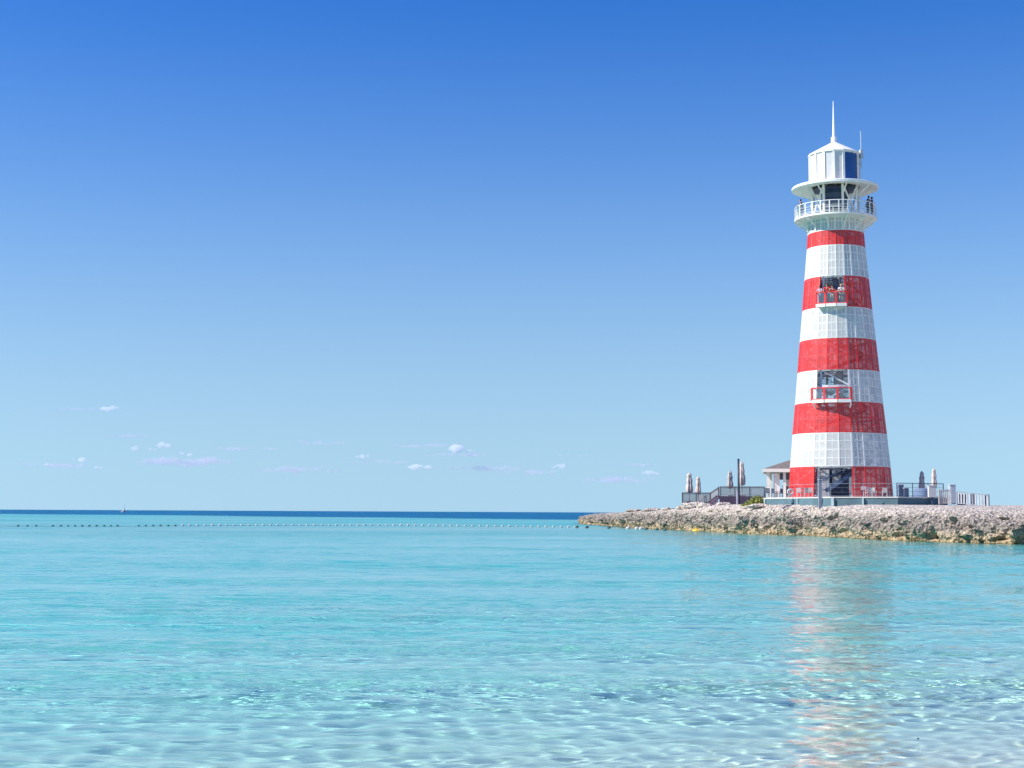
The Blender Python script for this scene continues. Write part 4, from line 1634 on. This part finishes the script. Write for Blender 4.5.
for px, Y, r, h, n, lb in ((757.5, 131, .85, 1.15, 420, 'yellow green shrub against the left end of the teal plinth'), (751.5, 133, .75, .75, 300, 'lower yellow green shrub left of the one by the plinth'), (745.5, 135, .4, .4, 120, 'smallest tuft of greenery near the dark pole')):
    g = ground(xat(px, Y), Y)
    shrub('shrub', (xat(px, Y), Y, g - .05), lb, r * .9, h * .8, n, M_leaf)

# ------------------------------------------------------------------ boulders along the crest
def boulder(px, py, Y, size, label, seed, m=None):
    x = xat(px, Y)
    g = ground(x, Y)
    bm = bmesh.new()
    bmesh.ops.create_icosphere(bm, subdivisions=4, radius=1)
    size = (size[0], size[1], size[2] * .68)
    for v in bm.verts:
        p = v.co.copy()
        d = 1 + .38 * noise.fractal(p * 1.1 + Vector((seed * 3.1, 0, 0)), 1, 2, 3) + .10 * noise.turbulence(p * 3 + Vector((seed, 2, 1)), 3, True)
        vd = noise.voronoi(p * 1.6 + Vector((seed, 7, 0)))[0]
        d += .18 * (min(vd[1] - vd[0], .5) - .25)
        v.co = Vector((p.x * size[0], p.y * size[1], p.z * size[2])) * d
        if v.co.z < -size[2] * .45:
            v.co.z = -size[2] * .45
    me = bpy.data.meshes.new('boulder')
    bm.to_mesh(me)
    bm.free()
    me.materials.append(MATS['rock'])
    o = bpy.data.objects.new('boulder', me)
    COL.objects.link(o)
    o.location = (x, Y, g + size[2] * .30)
    return tag(o, label, 'boulder', 'boulders along the crest of the shore')


boulder(697, 507, 152, (1.35, 1.1, .62), 'largest pale boulder on the crest below the low deck', 1)
boulder(706, 507, 150, (.8, .7, .42), 'rounded boulder right of the largest one below the low deck', 2)
boulder(723, 505, 147, (.7, .6, .36), 'boulder on the crest under the dark purple deck skirt', 3)
boulder(685, 509, 156, (.8, .7, .4), 'boulder on the crest under the left corner of the low deck', 4)
boulder(760, 508, 128, (1.0, .8, .40), 'flat topped boulder under the left corner of the teal plinth', 5)
boulder(749, 508, 133, (.5, .5, .3), 'small boulder below the yellow green shrubs', 6)
boulder(653, 509, 172, (1.1, .9, .45), 'boulder alone on the crest halfway to the tip', 7)
boulder(634, 511, 185, (1.0, .8, .4), 'boulder on the low crest nearest the tip', 8)
boulder(668, 509, 165, (.7, .7, .35), 'pinkish boulder on the crest left of the decks', 9)

# ------------------------------------------------------------------ float line, buoys, boat
fl_pts = [(-40, 526.2), (10, 526.4), (60, 526.4), (120, 526.4), (180, 526.0), (250, 525.6), (320, 525.6), (400, 525.8), (480, 526.4), (540, 527.0), (575, 527.6), (615, 528.6), (650, 530.0), (672, 531.2)]


def wpt(px, py):
    d = ray(px, py)
    k = -H / d.z
    return Vector((d.x * k, d.y * k, 0))


line = [wpt(a, b) for a, b in fl_pts]
rope = MB()
rl = []
for i in range(len(line) - 1):
    for q in range(20):
        rl.append(line[i].lerp(line[i + 1], q / 20) + Vector((0, 0, 0.015)))
rope.tube(rl, 0.016, 5)
ro = rope.build('float_rope', M_rope)
tag(ro, 'long rope of the swimming line lying on the water between its floats', 'rope')
fm_ = MB()
fm_.lathe([(0, -.17), (.10, -.165), (.155, -.10), (.165, 0), (.155, .10), (.10, .165), (0, .17)], 12)
fv = [(z, x, y) for x, y, z in fm_.v]
fm_.v = fv
proto = {}


def add_float(px, py, m, label, group, sc, lift):
    key = m.name
    p = wpt(px, py)
    rzf = 0.15 * math.sin(px)
    if key not in proto:
        o = fm_.build('line_float', m, None, smooth=True)
        proto[key] = o
    else:
        o = proto[key].copy()
        COL.objects.link(o)
    o.location = (p.x, p.y, lift)
    o.scale = (sc, sc, sc)
    o.rotation_euler = (0, 0.1 * math.sin(px * 3), rzf)
    return tag(o, label, 'float', group)


px = 18.0
while px < 578:
    py = np.interp(px, [a for a, b in fl_pts], [b for a, b in fl_pts])
    darkf = px < 178
    sc = random.uniform(.9, 1.15)
    if not (118 < px < 134 or 128 + 0 < px < 128 or 38 < px < 46):
        if darkf:
            add_float(px, py, M_dfloat, 'dark float on the left stretch of the swimming line', 'dark floats on the swimming line', sc * .72, .03)
        else:
            add_float(px, py, M_float, 'white float on the swimming line across the bay', 'white floats on the swimming line', sc * .76, .05)
    px += random.uniform(6.6, 7.8) if px > 60 else random.uniform(8, 10)
for px, d_ in ((577, 1), (587, 1), (609, 1), (646, 1), (657, 0), (665, 1)):
    py = np.interp(px, [a for a, b in fl_pts], [b for a, b in fl_pts])
    add_float(px, py, M_dfloat, 'dark float on the swimming line close to the rocks', 'dark floats by the rocks', 1.15, .06)
for px in (628, 637, 641):
    py = np.interp(px, [a for a, b in fl_pts], [b for a, b in fl_pts])
    add_float(px, py, M_float, 'white float on the swimming line close to the rocks', 'white floats by the rocks', 1.25, .07)

yb = thing('buoy', tuple(wpt(697, 531.0)), 'yellow buoy floating against the foot of the rocks below the low deck', 'buoy')
k = MB()
k.lathe([(0, -.2), (.42, -.15), (.5, 0), (.44, .13), (.2, .2), (.12, .28), (0, .29)], 16)
k.build('body', M_yel, yb, smooth=True)
k = MB()
k.lathe([(.05, .28), (.05, .42), (0, .43)], 8)
k.build('top_eye', M_steel, yb)

bp_ = wpt(124, 513.4)
Yb = 1250.0
boat = thing('sailing_boat', (xat(124, Yb), Yb, 0), 'tiny white boat with a mast on the far horizon', 'boat', None, 1.2)
k = MB()
L = 7.0
secs = []
for f, w, z in ((0, .75, .75), (.25, 1.05, .72), (.5, 1.1, .75), (.75, .75, .85), (1, .03, 1.05)):
    y = (f - .5) * L
    secs.append([(y, -w, z), (y, -w * .75, -.2), (y, 0, -.5), (y, w * .75, -.2), (y, w, z)])
vs = [p for s_ in secs for p in s_]
fs = [(i * 5 + j, i * 5 + j + 1, (i + 1) * 5 + j + 1, (i + 1) * 5 + j) for i in range(4) for j in range(4)]
fs += [(i * 5 + 4, i * 5, (i + 1) * 5, (i + 1) * 5 + 4) for i in range(4)] + [(0, 1, 2, 3, 4)]
k.add(vs, fs)
k.build('hull', M_plast, boat)
k = MB()
k.box((-.4, 0, 1.35), (2.4, 1.5, 1.3))
k.build('cabin', M_plast, boat)
k = MB()
k.tube([(.6, 0, .7), (.6, 0, 6.6)], [.22, .14], 6)
k.build('mast', M_plast, boat)

lf = MB()
lf.add([(-.09, 0, 0), (-.02, .035, .008), (.09, .005, .0), (0, -.035, .01), (0, 0, .03)], [(0, 1, 4), (1, 2, 4), (2, 3, 4), (3, 0, 4), (0, 3, 2, 1)])
lfp = wpt(918, 741)
lo_ = lf.build('seaweed_scrap', mat('dark seaweed', (0.02, 0.03, 0.015), 0.6), None)
lo_.location = (lfp.x, lfp.y, 0.012)
lo_.scale = (.16, .22, .5)
tag(lo_, 'single dark scrap of weed floating in the shallow foreground', 'seaweed')

# ------------------------------------------------------------------ small clouds far out over the sea
def cloud_mat(name, dens, col):
    m = bpy.data.materials.new(name)
    m.use_nodes = True
    t = m.node_tree
    n = t.nodes
    n.remove(n['Principled BSDF'])
    v = n.new('ShaderNodeVolumePrincipled')
    v.inputs['Color'].default_value = (*col, 1)
    v.inputs['Anisotropy'].default_value = 0.0
    v.inputs['Density'].default_value = dens
    t.links.new(v.outputs[0], n['Material Output'].inputs['Volume'])
    return m


YC = 9000.0
CW = cloud_mat('white cumulus', 0.022, (1.0, 1.0, 1.0))
CG = cloud_mat('thin mauve cloud', 0.007, (0.85, 0.83, 0.91))


def cloud(px, py, w, h, label, m, seed, group, lumps=7):
    c = P(px, py, YC)
    if m is CW:
        w, h = w * 1.2, h * 1.3
    s_ = YC / F
    bm = bmesh.new()
    g = random.Random(seed)
    for i in range(lumps):
        u = g.uniform(-.42, .42)
        rr = (h * .5) * g.uniform(.45, 1.0) * (1 - .9 * abs(u)) * s_ * (1.0 if m is CW else .6)
        mt_ = Matrix.Translation((u * w * s_, g.uniform(-.2, .2) * w * s_, (g.uniform(-.15, .2) * (1 - abs(u))) * h * s_)) @ Matrix.Diagonal((rr * max(1.0, w / h * .45), rr * max(1, w / h * .4), rr * .8, 1))
        bmesh.ops.create_icosphere(bm, subdivisions=3, radius=1, matrix=mt_)
    me = bpy.data.meshes.new('cloud')
    bm.to_mesh(me)
    bm.free()
    me.materials.append(m)
    o = bpy.data.objects.new('cloud', me)
    COL.objects.link(o)
    o.location = c
    rm = o.modifiers.new('Remesh', 'REMESH')
    rm.mode = 'VOXEL'
    rm.voxel_size = max(2.0, h * s_ / 16)
    tex = bpy.data.textures.new('billow', 'CLOUDS')
    tex.noise_scale = h * s_ * .35
    dm = o.modifiers.new('Displace', 'DISPLACE')
    dm.texture = tex
    dm.strength = h * s_ * (.40 if m is CW else .7)
    dm.texture_coords = 'GLOBAL'
    return tag(o, label, 'cloud', group)


GW, GG = 'small white clouds above the horizon', 'faint grey cloud streaks above the horizon'
cloud(112, 408.5, 22, 6, 'lone small white cloud highest at the left', CW, 1, GW)
cloud(163, 445.5, 12, 7, 'white cloud in the middle of the left cluster', CW, 2, GW)
cloud(135, 449, 9, 6, 'small round white cloud left of the middle one in the left cluster', CW, 3, GW)
cloud(184, 454.5, 15, 5, 'flat white cloud at the right end of the left cluster', CW, 4, GW)
cloud(80, 460.5, 13, 6, 'white cloud at the left end of the left cluster', CW, 5, GW)
cloud(98, 468, 9, 4, 'tiny white cloud lowest in the left cluster', CW, 6, GW)
cloud(456.5, 448, 13, 10, 'bright round white cloud above the middle of the bay', CW, 7, GW)
cloud(424, 467.5, 28, 6, 'long flat white cloud below the bright round one', CW, 8, GW)
cloud(561, 467, 16, 6, 'white cloud between the bay and the rocky tip', CW, 9, GW)
cloud(647, 473, 20, 5, 'pale low cloud left of the closed parasols', CW, 10, GW)
cloud(362, 456.5, 12, 5, 'small pale cloud left of the long flat one', CW, 11, GW)
cloud(320, 443, 60, 7, 'faint grey streak highest in the middle of the sky band', CG, 21, GG, 14)
cloud(428, 446, 80, 6, 'faint grey streak running under the bright round cloud', CG, 22, GG, 14)
cloud(482, 468, 90, 9, 'faint grey streak right of the long flat white cloud', CG, 23, GG, 14)
cloud(190, 462, 120, 12, 'widest faint grey streak around the left white cluster', CG, 24, GG, 16)
cloud(620, 480, 90, 10, 'faint grey streak low above the rocky tip', CG, 25, GG, 14)
cloud(300, 470, 90, 9, 'faint grey streak left of the long flat white cloud', CG, 26, GG, 14)
cloud(575, 455, 40, 4, 'faint grey streak short and alone above the rocky tip', CG, 27, GG, 7)
for q, (x, y, w, h, lb) in enumerate(((245, 449, 70, 6, 'faint lavender streak between the left cluster and the middle of the sky'), (60, 466, 80, 7, 'faint lavender streak at the far left under the left cluster'),
                                      (380, 462, 70, 6, 'faint lavender streak just left of the long flat white cloud'), (530, 472, 70, 6, 'faint lavender streak under the white cloud near the rocky tip'),
                                      (130, 436, 60, 5, 'faint lavender streak under the lone highest cloud'), (455, 455, 70, 6, 'faint lavender streak just under the bright round cloud'),
                                      (75, 409, 50, 5, 'faint lavender streak left of the lone highest cloud'), (640, 465, 50, 5, 'faint lavender streak above the pale low cloud near the parasols'))):
    cloud(x, y, w, h, lb, CG, 40 + q, GG, 14)
for q, (x, y, w, h, lb) in enumerate(((152, 450, 7, 4, 'tiny white wisp just under the middle of the left cluster'), (48, 465, 8, 4, 'tiny white wisp farthest left of all'), (470, 451, 9, 3, 'tiny wisp touching the right of the bright round cloud'))):
    cloud(x, y, w, h, lb, CW, 60 + q, GW)
